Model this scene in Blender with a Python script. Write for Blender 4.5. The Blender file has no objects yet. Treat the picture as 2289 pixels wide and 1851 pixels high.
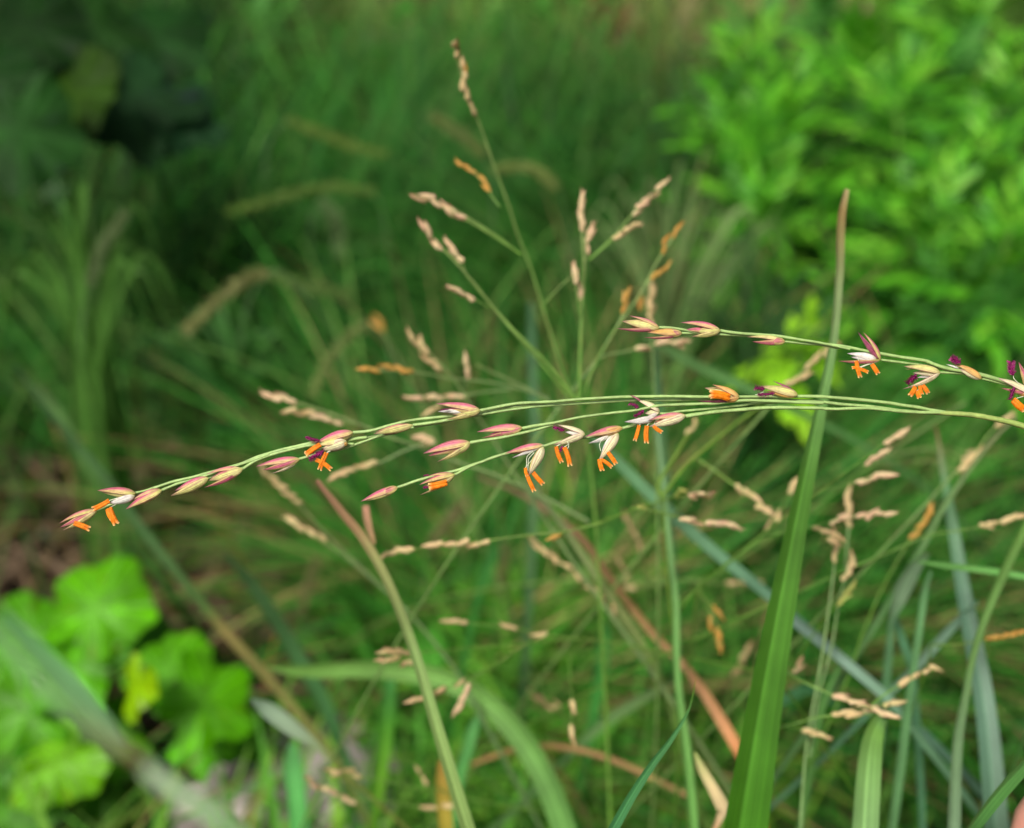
import bpy, math, random
import numpy as np
from mathutils import Vector, Matrix, Quaternion
from mathutils import noise as mnoise
random.seed(7); RNG = np.random.default_rng(7)
R = math.radians
scene = bpy.context.scene
COL = scene.collection

# ------------------------------------------------------------------ camera
PITCH = R(35.0); CAM_H = 0.32; FOCUS = 0.127; HFOV = R(45.0)
cam_d = bpy.data.cameras.new("camera"); cam = bpy.data.objects.new("camera", cam_d); COL.objects.link(cam)
cam.location = (0, 0, CAM_H); cam.rotation_euler = (R(90) - PITCH, 0, 0)
cam_d.sensor_fit = 'HORIZONTAL'; cam_d.sensor_width = 36.0
cam_d.lens = 18.0 / math.tan(HFOV / 2)
cam_d.clip_start = 0.004; cam_d.clip_end = 400.0
cam_d.dof.use_dof = True; cam_d.dof.focus_distance = FOCUS
APERTURE = 0.0023
cam_d.dof.aperture_fstop = cam_d.lens * 1e-3 / APERTURE
scene.camera = cam

# ------------------------------------------------------------------ light (bright overcast shade)
SUN_EL, SUN_AZ = R(58), R(-150)
world = bpy.data.worlds.new("World"); scene.world = world; world.use_nodes = True
wn = world.node_tree; wn.nodes.clear()
sky = wn.nodes.new('ShaderNodeTexSky'); sky.sky_type = 'NISHITA'; sky.sun_disc = False
sky.sun_elevation = SUN_EL; sky.sun_rotation = SUN_AZ
sky.air_density = 0.8; sky.dust_density = 8.0; sky.ozone_density = 0.3
bg = wn.nodes.new('ShaderNodeBackground'); bg.inputs['Strength'].default_value = 0.05
wo = wn.nodes.new('ShaderNodeOutputWorld')
wn.links.new(sky.outputs[0], bg.inputs[0]); wn.links.new(bg.outputs[0], wo.inputs[0])
sun_d = bpy.data.lights.new("sun", 'SUN'); sun_d.energy = 2.6; sun_d.angle = R(16); sun_d.color = (1.0, 0.95, 0.87)
sun = bpy.data.objects.new("sun", sun_d); COL.objects.link(sun)
_dir = Vector((math.sin(SUN_AZ) * math.cos(SUN_EL), math.cos(SUN_AZ) * math.cos(SUN_EL), math.sin(SUN_EL)))
sun.rotation_euler = _dir.to_track_quat('Z', 'Y').to_euler(); sun.location = _dir * 5
vs = scene.view_settings
scene.display_settings.display_device = 'sRGB'
vs.view_transform = 'Standard'; vs.look = 'None'; vs.gamma = 1.0; vs.use_curve_mapping = False
vs.exposure = 0.64
scene.cycles.use_denoising = True
scene.cycles.max_bounces = 8; scene.cycles.transmission_bounces = 5; scene.cycles.transparent_max_bounces = 6
scene.cycles.caustics_reflective = False; scene.cycles.caustics_refractive = False

# ------------------------------------------------------------------ picture -> place
FWD = np.array([0, math.cos(PITCH), -math.sin(PITCH)]); UPV = np.array([0, math.sin(PITCH), math.cos(PITCH)])
RGT = np.array([1.0, 0, 0]); CPOS = np.array([0, 0, CAM_H]); TH = math.tan(HFOV / 2)
NCAM = -FWD
FR = dict(S=(0, 0, 1), F=(0, 0, 1.0662), Z1=(100, 840, .3353), Z2=(780, 820, .2422), Z3=(1240, 820, .2608),
          Z4=(1350, 680, .2562), Z5=(1840, 700, .2091), Q1=(0, 0, .5357), Q2=(1140, 0, .5357), Q3=(0, 920, .5364),
          Q4=(1140, 920, .5364), E2=(780, 60, .3726), E3=(540, 680, .4192), E4=(1400, 920, .4149), E5=(780, 1150, .4192))
def px(fr, x, y):
    a = FR[fr]; return a[0] + x * a[2], a[1] + y * a[2]
def pxs(d): return d * TH / 1144.5                  # size of one photo pixel at depth d
def P(fr, x, y, d):
    X, Y = px(fr, x, y); s = pxs(d)
    return CPOS + FWD * d + RGT * (X - 1144.5) * s + UPV * (925.5 - Y) * s
def G(fr, x, y, h=0.0):
    X, Y = px(fr, x, y); s = TH / 1144.5
    r = FWD + RGT * (X - 1144.5) * s + UPV * (925.5 - Y) * s
    t = (h - CAM_H) / min(r[2], -0.05)
    return CPOS + r * t
def lin(c):
    c = np.asarray(c, float) / 255.0
    return np.where(c <= .04045, c / 12.92, ((c + .055) / 1.055) ** 2.4)

# ------------------------------------------------------------------ materials
def mat_plant(name, rough=.45, trans=.3, spec=.4, sx=60, sy=3, amt=.35, bump=0.0, mottled=200.0):
    m = bpy.data.materials.new(name); m.use_nodes = True; nt = m.node_tree; nt.nodes.clear(); N = nt.nodes.new; L = nt.links.new
    at = N('ShaderNodeAttribute'); at.attribute_name = "Col"
    uv = N('ShaderNodeUVMap'); mp = N('ShaderNodeMapping'); mp.inputs['Scale'].default_value = (sy, sx, 1); L(uv.outputs[0], mp.inputs[0])
    n1 = N('ShaderNodeTexNoise'); n1.inputs['Scale'].default_value = 1.0; n1.inputs['Detail'].default_value = 2; L(mp.outputs[0], n1.inputs['Vector'])
    tc = N('ShaderNodeTexCoord'); n2 = N('ShaderNodeTexNoise'); n2.inputs['Scale'].default_value = mottled; n2.inputs['Detail'].default_value = 3
    L(tc.outputs['Object'], n2.inputs['Vector'])
    r1 = N('ShaderNodeMapRange'); r1.inputs['From Min'].default_value = .3; r1.inputs['From Max'].default_value = .7
    r1.inputs['To Min'].default_value = 1 - amt; r1.inputs['To Max'].default_value = 1 + amt; L(n1.outputs[0], r1.inputs[0])
    r2 = N('ShaderNodeMapRange'); r2.inputs['From Min'].default_value = .3; r2.inputs['From Max'].default_value = .7
    r2.inputs['To Min'].default_value = .82; r2.inputs['To Max'].default_value = 1.18; L(n2.outputs[0], r2.inputs[0])
    mu = N('ShaderNodeMath'); mu.operation = 'MULTIPLY'; L(r1.outputs[0], mu.inputs[0]); L(r2.outputs[0], mu.inputs[1])
    vm = N('ShaderNodeVectorMath'); vm.operation = 'SCALE'; L(at.outputs['Color'], vm.inputs[0]); L(mu.outputs[0], vm.inputs['Scale'])
    p = N('ShaderNodeBsdfPrincipled'); p.inputs['Roughness'].default_value = rough; p.inputs['Specular IOR Level'].default_value = spec
    L(vm.outputs[0], p.inputs['Base Color'])
    if bump:
        b = N('ShaderNodeBump'); b.inputs['Strength'].default_value = bump; b.inputs['Distance'].default_value = .0002
        L(n1.outputs[0], b.inputs['Height']); L(b.outputs[0], p.inputs['Normal'])
    out = N('ShaderNodeOutputMaterial')
    if trans > 0:
        t = N('ShaderNodeBsdfTranslucent'); ts = N('ShaderNodeVectorMath'); ts.operation = 'MULTIPLY'; ts.inputs[1].default_value = (1.25, 1.2, .7)
        L(vm.outputs[0], ts.inputs[0]); L(ts.outputs[0], t.inputs[0])
        mx = N('ShaderNodeMixShader'); mx.inputs[0].default_value = trans; L(p.outputs[0], mx.inputs[1]); L(t.outputs[0], mx.inputs[2]); L(mx.outputs[0], out.inputs[0])
    else: L(p.outputs[0], out.inputs[0])
    return m
M_LEAF = mat_plant("leaf_blade", .5, .34, .2, sx=30, sy=2, amt=.34, bump=.5, mottled=120)
M_GLOSS = mat_plant("blue_green_blade", .42, .26, .35, sx=26, sy=2, amt=.18, bump=.4, mottled=120)
M_SOFT = mat_plant("soft_leaf", .6, .4, .14, sx=4, sy=4, amt=.15, bump=.2, mottled=60)
M_WEED = mat_plant("weed_leaf", .42, .38, .26, sx=4, sy=4, amt=.15, bump=.2, mottled=60)
M_STEM = mat_plant("green_stem", .4, .12, .45, sx=9, sy=40, amt=.13, bump=.35, mottled=900)
M_BRACT = mat_plant("papery_bract", .42, .14, .45, sx=14, sy=1.5, amt=.28, bump=.6, mottled=1600)
M_ANTHER = mat_plant("orange_anther", .55, .25, .35, sx=10, sy=6, amt=.18, bump=.6, mottled=3000)
M_STIGMA = mat_plant("purple_stigma", .6, .15, .3, sx=3, sy=6, amt=.3, mottled=4000)
M_HUSK = mat_plant("buff_husk", .5, .12, .3, sx=12, sy=2, amt=.22, bump=.3, mottled=1200)
M_DRY = mat_plant("dry_straw", .6, .2, .25, sx=24, sy=3, amt=.3, bump=.5, mottled=150)
M_SKIN = mat_plant("skin", .45, 0, .4, sx=30, sy=30, amt=.03, bump=.15, mottled=300)

def mat_ground():
    m = bpy.data.materials.new("soil"); m.use_nodes = True; nt = m.node_tree; nt.nodes.clear(); N = nt.nodes.new; L = nt.links.new
    tc = N('ShaderNodeTexCoord'); a = N('ShaderNodeTexNoise'); a.inputs['Scale'].default_value = 9; a.inputs['Detail'].default_value = 6; a.inputs['Roughness'].default_value = .65
    L(tc.outputs['Object'], a.inputs['Vector'])
    b = N('ShaderNodeTexNoise'); b.inputs['Scale'].default_value = 140; b.inputs['Detail'].default_value = 5; L(tc.outputs['Object'], b.inputs['Vector'])
    r = N('ShaderNodeValToRGB'); e = r.color_ramp.elements
    e[0].position = .3; e[0].color = (.012, .008, .006, 1); e[1].position = .72; e[1].color = (.085, .056, .036, 1)
    k = r.color_ramp.elements.new(.5); k.color = (.034, .023, .014, 1)
    mx = N('ShaderNodeMix'); mx.data_type = 'FLOAT'; mx.inputs[0].default_value = .5; L(a.outputs[0], mx.inputs[2]); L(b.outputs[0], mx.inputs[3]); L(mx.outputs[0], r.inputs[0])
    p = N('ShaderNodeBsdfPrincipled'); p.inputs['Roughness'].default_value = .9; L(r.outputs[0], p.inputs['Base Color'])
    bu = N('ShaderNodeBump'); bu.inputs['Distance'].default_value = .003; bu.inputs['Strength'].default_value = .9; L(b.outputs[0], bu.inputs['Height']); L(bu.outputs[0], p.inputs['Normal'])
    o = N('ShaderNodeOutputMaterial'); L(p.outputs[0], o.inputs[0]); return m
def mat_stone():
    m = bpy.data.materials.new("weathered_stone"); m.use_nodes = True; nt = m.node_tree; nt.nodes.clear(); N = nt.nodes.new; L = nt.links.new
    tc = N('ShaderNodeTexCoord'); a = N('ShaderNodeTexNoise'); a.inputs['Scale'].default_value = 90; a.inputs['Detail'].default_value = 8; L(tc.outputs['Object'], a.inputs['Vector'])
    at = N('ShaderNodeAttribute'); at.attribute_name = "Col"
    r = N('ShaderNodeMapRange'); r.inputs['From Min'].default_value = .3; r.inputs['From Max'].default_value = .7; r.inputs['To Min'].default_value = .6; r.inputs['To Max'].default_value = 1.3; L(a.outputs[0], r.inputs[0])
    v = N('ShaderNodeVectorMath'); v.operation = 'SCALE'; L(at.outputs['Color'], v.inputs[0]); L(r.outputs[0], v.inputs['Scale'])
    p = N('ShaderNodeBsdfPrincipled'); p.inputs['Roughness'].default_value = .85; L(v.outputs[0], p.inputs['Base Color'])
    bu = N('ShaderNodeBump'); bu.inputs['Distance'].default_value = .002; L(a.outputs[0], bu.inputs['Height']); L(bu.outputs[0], p.inputs['Normal'])
    o = N('ShaderNodeOutputMaterial'); L(p.outputs[0], o.inputs[0]); return m
M_SOIL = mat_ground(); M_STONE = mat_stone()

# ------------------------------------------------------------------ mesh helpers
WLOC = {}
class MB:
    def __init__(s): s.v = []; s.f = []; s.c = []; s.uv = []; s.n = 0
    def add(s, v, f, c, uv):
        v = np.asarray(v, float).reshape(-1, 3); k = len(v)
        c = np.asarray(c, float)
        if c.ndim == 1: c = np.tile(c, (k, 1))
        s.v.append(v); s.c.append(c); s.uv.append(np.asarray(uv, float).reshape(-1, 2))
        f = np.asarray(f, int).reshape(-1, 4); s.f.append(f + s.n); s.n += k
    def grid(s, V, C, closed=False):
        """V: (n,m,3) grid of points, C: (n,m,3) or (3,) colours"""
        n, m = V.shape[:2]
        C = np.broadcast_to(C, (n, m, 3)).reshape(-1, 3)
        i = np.arange(n - 1)[:, None]; mm = m if closed else m - 1; j = np.arange(mm)[None, :]; j2 = (j + 1) % m
        f = np.stack([i * m + j, i * m + j2, (i + 1) * m + j2, (i + 1) * m + j], -1).reshape(-1, 4)
        u = np.repeat(np.linspace(0, 1, n), m); v = np.tile(np.linspace(0, 1, m), n)
        s.add(V.reshape(-1, 3), f, C, np.stack([u, v], 1))
    def mesh(s, name, mat, origin=None, smooth=True):
        v = np.concatenate(s.v); f = np.concatenate(s.f); c = np.concatenate(s.c); uv = np.concatenate(s.uv)
        if origin is not None: v = v - np.asarray(origin)
        me = bpy.data.meshes.new(name)
        me.vertices.add(len(v)); me.vertices.foreach_set("co", v.astype(np.float32).ravel())
        me.loops.add(f.size); me.loops.foreach_set("vertex_index", f.astype(np.int32).ravel())
        me.polygons.add(len(f)); me.polygons.foreach_set("loop_start", np.arange(0, f.size, 4, dtype=np.int32))
        me.polygons.foreach_set("use_smooth", np.full(len(f), smooth))
        me.update(calc_edges=True)
        ul = me.uv_layers.new(name="UVMap"); ul.data.foreach_set("uv", uv[f.ravel()].astype(np.float32).ravel())
        ca = me.color_attributes.new("Col", 'FLOAT_COLOR', 'POINT')
        ca.data.foreach_set("color", np.concatenate([np.clip(c, 0, 1), np.ones((len(c), 1))], 1).astype(np.float32).ravel())
        me.materials.append(mat); me.validate(clean_customdata=False)
        return me
    def build(s, name, mat, parent=None, origin=None, smooth=True):
        if parent is not None and origin is None: origin = WLOC[parent.name]
        if origin is None: origin = np.zeros(3)
        o = bpy.data.objects.new(name, s.mesh(name, mat, origin, smooth)); COL.objects.link(o)
        if parent is not None:
            o.parent = parent; o.location = tuple(np.asarray(origin) - WLOC[parent.name])
        else: o.location = tuple(origin)
        WLOC[o.name] = np.asarray(origin, float)
        return o
def empty(name, loc, parent=None):
    o = bpy.data.objects.new(name, None); COL.objects.link(o); o.empty_display_size = .01
    loc = np.asarray(loc, float)
    o.location = tuple(loc if parent is None else loc - WLOC[parent.name])
    if parent is not None: o.parent = parent
    WLOC[o.name] = loc; return o
def tag(o, label=None, cat=None, group=None, kind=None):
    if label: o['label'] = label
    if cat: o['category'] = cat
    if group: o['group'] = group
    if kind: o['kind'] = kind
    return o
def inst(name, me, loc, quat, scale, parent):
    o = bpy.data.objects.new(name, me); COL.objects.link(o); o.parent = parent
    o.location = tuple(np.asarray(loc) - WLOC[parent.name]); o.rotation_mode = 'QUATERNION'; o.rotation_quaternion = quat
    o.scale = (scale,) * 3 if np.isscalar(scale) else scale
    WLOC[o.name] = np.asarray(loc, float); return o
def crs(pts, k=6):
    """Catmull-Rom through rows of pts (any width)"""
    p = np.asarray(pts, float)
    if len(p) < 3: 
        t = np.linspace(0, 1, k * 2 + 1)[:, None]; return p[0] * (1 - t) + p[-1] * t
    q = np.vstack([2 * p[0] - p[1], p, 2 * p[-1] - p[-2]]); out = []
    for i in range(1, len(q) - 2):
        a, b, c, d = q[i - 1], q[i], q[i + 1], q[i + 2]
        for t in np.linspace(0, 1, k, endpoint=False):
            out.append(.5 * ((2 * b) + (c - a) * t + (2 * a - 5 * b + 4 * c - d) * t * t + (3 * b - a - 3 * c + d) * t ** 3))
    out.append(q[-2]); return np.array(out)
def nrm(v): return v / (np.linalg.norm(v, axis=-1, keepdims=True) + 1e-12)
def tangents(p): return nrm(np.gradient(p, axis=0))
def tube(mb, pts, rad, col, sides=8, ribs=0.0, wob=0.0):
    pts = np.asarray(pts, float); n = len(pts); rad = np.broadcast_to(rad, (n,)).astype(float)
    if wob: rad = rad * (1 + wob * RNG.standard_normal(n))
    T = tangents(pts); ref = NCAM if abs(np.dot(T[n // 2], NCAM)) < .9 else np.array([1., 0, 0])
    A = nrm(np.cross(T, ref)); B = np.cross(A, T)
    a = np.linspace(0, 2 * math.pi, sides, endpoint=False)
    rr = 1 + ribs * np.cos(a * (sides // 2))
    V = pts[:, None, :] + rad[:, None, None] * rr[None, :, None] * (np.cos(a)[None, :, None] * A[:, None, :] + np.sin(a)[None, :, None] * B[:, None, :])
    col = np.asarray(col, float)
    C = np.broadcast_to(col[:, None, :] if col.ndim == 2 else col, (n, sides, 3))
    V = np.concatenate([V, V[:, :1]], 1); C = np.concatenate([C, C[:, :1]], 1)
    mb.grid(V, C)
    for e in (0, n - 1):        # caps
        k = sides; v = V[e, :k]; cc = v.mean(0)
        f = [[i, (i + 1) % k, k, k] for i in range(k)]
        f = [[i, (i + 1) % k, (i + 2) % k, k] for i in range(0, k, 2)]
        mb.add(np.vstack([v, cc]), f, np.vstack([C[e, :k], C[e, :1]]), np.zeros((k + 1, 2)))
def blade(mb, pts, wid, col, fold=.25, tilt=0.0, twist=0.0, across=5, facing=None):
    """a grass leaf: a folded, ribbed sheet along pts; wid = full width"""
    pts = np.asarray(pts, float); n = len(pts); T = tangents(pts)
    F = NCAM if facing is None else np.asarray(facing, float)
    A = nrm(np.cross(T, F)); B = np.cross(A, T)
    ang = tilt + twist * np.linspace(0, 1, n)
    A2 = A * np.cos(ang)[:, None] + B * np.sin(ang)[:, None]; B2 = -A * np.sin(ang)[:, None] + B * np.cos(ang)[:, None]
    w = np.broadcast_to(wid, (n,)) / 2.0; v = np.linspace(-1, 1, across)
    V = pts[:, None, :] + w[:, None, None] * (v[None, :, None] * A2[:, None, :] - (fold * (1 - np.abs(v)) )[None, :, None] * B2[:, None, :])
    col = np.asarray(col, float)
    C = np.broadcast_to(col[:, None, :] if col.ndim == 2 else col, (n, across, 3)).copy()
    C[:, across // 2] = C[:, across // 2] * 1.35 + .01
    mb.grid(V, C)
def ramp(n, stops):
    """stops: [(t, srgb)] -> n x 3 linear"""
    t = np.linspace(0, 1, n); ts = [s[0] for s in stops]; cs = np.array([lin(s[1]) for s in stops])
    return np.stack([np.interp(t, ts, cs[:, k]) for k in range(3)], 1)

# ------------------------------------------------------------------ the ground
def ground_z(x, y): return 0.006 * mnoise.noise(Vector((x * 9, y * 9, 0))) + .002 * mnoise.noise(Vector((x * 45, y * 45, 3)))
t = np.linspace(-1, 1, 181); gx = np.sinh(t * 5.2) / math.sinh(5.2) * 60; gy = gx + .5
V = np.zeros((181, 181, 3))
for i, yy in enumerate(gy):
    for j, xx in enumerate(gx):
        V[i, j] = (xx, yy, ground_z(xx, yy))
mb = MB(); mb.grid(V, np.array([.05, .035, .02])); tag(mb.build('ground', M_SOIL), 'dark brown soil under the weeds and grass', kind='structure')

# ------------------------------------------------------------------ grass that nobody could count
def scatter_blades(name, label, base, L, W, az, lean, curl, col, mat, seg=5):
    """vectorised: base (N,3), length, width, azimuth of lean, lean angle, extra curl, colours"""
    N = len(base); s = np.linspace(0, 1, seg + 1)[None, :]
    th = lean[:, None] + curl[:, None] * s
    ds = L[:, None] / seg
    hx = np.cumsum(np.sin(th) * ds, 1) - np.sin(th[:, :1]) * ds; hz = np.cumsum(np.cos(th) * ds, 1) - np.cos(th[:, :1]) * ds
    dx, dy = np.cos(az)[:, None], np.sin(az)[:, None]
    cx = base[:, 0:1] + hx * dx; cy = base[:, 1:2] + hx * dy; cz = np.maximum(base[:, 2:3] + hz, .002)
    w = W[:, None] * .5 * np.clip(np.sqrt(1.02 - s) * (.55 + .9 * np.minimum(s * 2, 1) * .5), .03, 1)
    rot = RNG.uniform(-.7, .7, N)[:, None]
    sx, sy = -dy * np.cos(rot) + dx * np.sin(rot), dx * np.cos(rot) + dy * np.sin(rot)
    V = np.stack([np.stack([cx - sx * w, cy - sy * w, cz + w * .25], -1), np.stack([cx, cy, cz], -1), np.stack([cx + sx * w, cy + sy * w, cz + w * .25], -1)], 2)   # N,seg+1,3,3
    n1 = seg + 1; idx = np.arange(N)[:, None, None] * (n1 * 3) + np.arange(seg)[None, :, None] * 3 + np.arange(2)[None, None, :]
    f = np.stack([idx, idx + 1, idx + 4, idx + 3], -1).reshape(-1, 4)
    C = np.broadcast_to(col[:, None, None, :], V.shape)
    u = np.broadcast_to(s[:, :, None], (N, n1, 3)); v = np.broadcast_to(np.array([0, .5, 1.]), (N, n1, 3))
    mb = MB(); mb.add(V.reshape(-1, 3), f, C.reshape(-1, 3), np.stack([u, v], -1).reshape(-1, 2))
    return tag(mb.build(name, mat), label, kind='stuff')
# kinds of grass by patch of ground: (F-px x, y, radius, density, colour, length, width, (lean azimuth deg, spread))
PATCH = [
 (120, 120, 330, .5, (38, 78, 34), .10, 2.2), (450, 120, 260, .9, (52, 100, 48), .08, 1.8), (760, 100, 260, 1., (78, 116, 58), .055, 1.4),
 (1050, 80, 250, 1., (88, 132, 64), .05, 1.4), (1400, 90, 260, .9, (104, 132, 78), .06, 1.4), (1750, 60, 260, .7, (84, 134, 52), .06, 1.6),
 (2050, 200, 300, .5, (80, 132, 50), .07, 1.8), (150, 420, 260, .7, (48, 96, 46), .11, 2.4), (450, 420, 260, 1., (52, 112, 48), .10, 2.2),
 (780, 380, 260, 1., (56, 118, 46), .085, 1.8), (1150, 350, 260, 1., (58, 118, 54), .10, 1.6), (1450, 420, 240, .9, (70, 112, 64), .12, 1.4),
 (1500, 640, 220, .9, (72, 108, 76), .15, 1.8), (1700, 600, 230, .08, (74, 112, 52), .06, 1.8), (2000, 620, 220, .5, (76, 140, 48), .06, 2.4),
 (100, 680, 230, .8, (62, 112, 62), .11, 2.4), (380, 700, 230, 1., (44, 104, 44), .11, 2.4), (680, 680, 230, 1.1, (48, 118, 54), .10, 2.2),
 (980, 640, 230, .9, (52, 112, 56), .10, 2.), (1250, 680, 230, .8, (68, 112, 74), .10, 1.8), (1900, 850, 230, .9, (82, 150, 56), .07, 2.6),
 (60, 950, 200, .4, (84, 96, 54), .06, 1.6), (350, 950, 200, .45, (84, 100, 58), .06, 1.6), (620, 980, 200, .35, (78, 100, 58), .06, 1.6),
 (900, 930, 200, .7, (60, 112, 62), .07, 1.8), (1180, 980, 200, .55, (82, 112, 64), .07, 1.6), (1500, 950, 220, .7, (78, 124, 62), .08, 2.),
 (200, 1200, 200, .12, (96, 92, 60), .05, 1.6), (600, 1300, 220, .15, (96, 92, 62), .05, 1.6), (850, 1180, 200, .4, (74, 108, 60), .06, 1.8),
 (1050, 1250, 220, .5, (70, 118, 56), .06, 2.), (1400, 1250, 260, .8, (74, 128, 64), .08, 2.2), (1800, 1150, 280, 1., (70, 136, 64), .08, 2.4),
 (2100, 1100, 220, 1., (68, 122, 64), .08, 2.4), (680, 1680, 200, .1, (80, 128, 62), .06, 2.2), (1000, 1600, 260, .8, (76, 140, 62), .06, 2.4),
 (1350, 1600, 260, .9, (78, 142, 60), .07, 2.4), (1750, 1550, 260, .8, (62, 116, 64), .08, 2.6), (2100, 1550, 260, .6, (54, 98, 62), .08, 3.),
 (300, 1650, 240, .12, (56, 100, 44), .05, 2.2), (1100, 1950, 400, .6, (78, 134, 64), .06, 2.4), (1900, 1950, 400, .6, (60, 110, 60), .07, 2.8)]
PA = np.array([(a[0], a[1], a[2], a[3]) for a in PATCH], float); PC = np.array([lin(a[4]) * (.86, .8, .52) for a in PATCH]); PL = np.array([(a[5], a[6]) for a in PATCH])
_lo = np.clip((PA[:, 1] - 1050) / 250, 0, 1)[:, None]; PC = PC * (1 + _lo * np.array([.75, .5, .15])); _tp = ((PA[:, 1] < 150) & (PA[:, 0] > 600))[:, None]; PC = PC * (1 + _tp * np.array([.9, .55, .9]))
def region(x, y):
    d2 = ((x[:, None] - PA[None, :, 0]) ** 2 + (y[:, None] - PA[None, :, 1]) ** 2) / (PA[None, :, 2] * .62) ** 2
    w = np.exp(-d2) + 1e-9 * np.exp(-d2 * .02); w /= w.sum(1, keepdims=True)
    return w @ PC, w @ PA[:, 3], w @ PL
def groundpts(N, xr=(-500, 2650), yr=(-160, 2300)):
    x = RNG.uniform(*xr, N); y = RNG.uniform(*yr, N)
    b = np.array([G('F', a, c) for a, c in zip(x, y)]); return x, y, b
N = 21000
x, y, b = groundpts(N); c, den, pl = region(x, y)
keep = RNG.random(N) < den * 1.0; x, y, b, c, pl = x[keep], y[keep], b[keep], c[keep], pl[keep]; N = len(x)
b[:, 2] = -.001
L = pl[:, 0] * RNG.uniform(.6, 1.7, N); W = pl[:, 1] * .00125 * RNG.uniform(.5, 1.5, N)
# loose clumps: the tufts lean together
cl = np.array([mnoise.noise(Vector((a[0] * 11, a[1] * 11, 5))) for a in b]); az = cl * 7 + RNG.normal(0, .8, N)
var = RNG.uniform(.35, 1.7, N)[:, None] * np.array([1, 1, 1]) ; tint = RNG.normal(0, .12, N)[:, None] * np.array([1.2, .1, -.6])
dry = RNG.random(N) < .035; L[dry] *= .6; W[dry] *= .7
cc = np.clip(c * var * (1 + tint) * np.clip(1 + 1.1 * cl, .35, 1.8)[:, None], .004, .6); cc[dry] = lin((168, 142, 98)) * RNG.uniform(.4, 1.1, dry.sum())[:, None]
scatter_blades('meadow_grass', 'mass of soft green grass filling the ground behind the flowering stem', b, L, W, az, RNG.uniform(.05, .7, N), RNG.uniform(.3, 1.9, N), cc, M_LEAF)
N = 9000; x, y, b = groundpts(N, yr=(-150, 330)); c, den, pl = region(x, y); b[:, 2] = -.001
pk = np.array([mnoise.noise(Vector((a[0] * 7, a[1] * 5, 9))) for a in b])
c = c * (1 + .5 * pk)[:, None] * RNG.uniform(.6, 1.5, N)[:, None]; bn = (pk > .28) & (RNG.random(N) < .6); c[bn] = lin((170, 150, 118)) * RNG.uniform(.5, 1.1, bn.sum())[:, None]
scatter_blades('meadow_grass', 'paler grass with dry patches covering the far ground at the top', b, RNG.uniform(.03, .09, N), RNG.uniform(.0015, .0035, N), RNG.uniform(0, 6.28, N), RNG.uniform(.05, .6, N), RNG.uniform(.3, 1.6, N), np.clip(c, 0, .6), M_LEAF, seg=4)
# long hair-fine strands tangled through the rest
FINE = [(420, 700, 320, 240, 900), (1300, 640, 320, 240, 1500), (1500, 560, 120, 200, 250), (850, 420, 340, 200, 900), (1500, 1300, 420, 260, 1300), (1050, 1400, 360, 260, 1000), (1150, 200, 420, 150, 500), (150, 850, 220, 120, 200), (1350, 900, 260, 160, 500)]
bb, cc_, aa = [], [], []
for (fx, fy, rx, ry, n) in FINE:
    for _ in range(n):
        straw = fy > 1200 and RNG.random() < .2
        p = G('F', fx + RNG.normal(0, rx * .5), fy + RNG.normal(0, ry * .6) + 120); p[2] = 0; bb.append(p); cc_.append(lin((176, 156, 104)) * RNG.uniform(.4, 1.1) if straw else (1.5 if fy > 1200 else 1) * lin([(70, 130, 46), (54, 122, 36), (98, 138, 66), (50, 114, 48), (54, 120, 40)][RNG.integers(5)]) * RNG.uniform(.4, 1.35)); aa.append(7 * mnoise.noise(Vector((p[0] * 8, p[1] * 8, 1))) + RNG.normal(0, .5))
N = len(bb)
scatter_blades('fine_grass', 'long hair thin arching grass strands tangled through the background', np.array(bb), RNG.uniform(.08, .19, N), RNG.uniform(.0008, .0018, N), np.array(aa), RNG.uniform(.05, .5, N), RNG.uniform(.8, 2.3, N), np.array(cc_), M_LEAF, seg=9)
N = 1500; bx = RNG.normal(1250, 520, N); by = RNG.normal(1560, 230, N); b = np.array([G('F', a, c) for a, c in zip(bx, by)]); b[:, 2] = 0; k = (bx > 720); b = b[k]; N = len(b)
scatter_blades('meadow_grass', 'brighter broad grass leaves crowding the lower middle and right', b, RNG.uniform(.03, .09, N), RNG.uniform(.0022, .0048, N), RNG.uniform(0, 6.28, N), RNG.uniform(.05, .7, N), RNG.uniform(.1, 1.5, N), lin((86, 156, 52)) * RNG.uniform(.45, 1.35, N)[:, None], M_LEAF, seg=6)
# short sward
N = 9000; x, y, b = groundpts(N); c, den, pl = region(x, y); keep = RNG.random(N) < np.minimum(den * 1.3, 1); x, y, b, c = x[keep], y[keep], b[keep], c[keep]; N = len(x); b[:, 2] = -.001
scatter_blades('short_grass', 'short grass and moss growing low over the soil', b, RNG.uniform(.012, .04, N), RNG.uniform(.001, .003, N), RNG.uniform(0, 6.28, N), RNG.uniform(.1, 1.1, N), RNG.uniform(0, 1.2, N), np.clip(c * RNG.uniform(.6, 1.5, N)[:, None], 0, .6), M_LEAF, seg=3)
# grass beyond and beside the frame
N = 9000; bx = RNG.uniform(-2.2, 2.2, N); by = RNG.uniform(-.6, 3.6, N); k = ~((np.abs(bx) < .35 + .45 * by) & (by > .1) & (by < 1.05)) & ((by > .25) | (np.abs(bx) > .3)); bx, by = bx[k], by[k]; N = len(bx)
b = np.stack([bx, by, np.full(N, -.002)], 1)
scatter_blades('far_grass', 'green grass of the verge farther back', b, RNG.uniform(.05, .14, N), RNG.uniform(.002, .005, N), RNG.uniform(0, 6.28, N), RNG.uniform(.05, .6, N), RNG.uniform(.2, 1.4, N), lin((70, 118, 56)) * RNG.uniform(.6, 1.4, N)[:, None], M_LEAF, seg=4)
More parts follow.
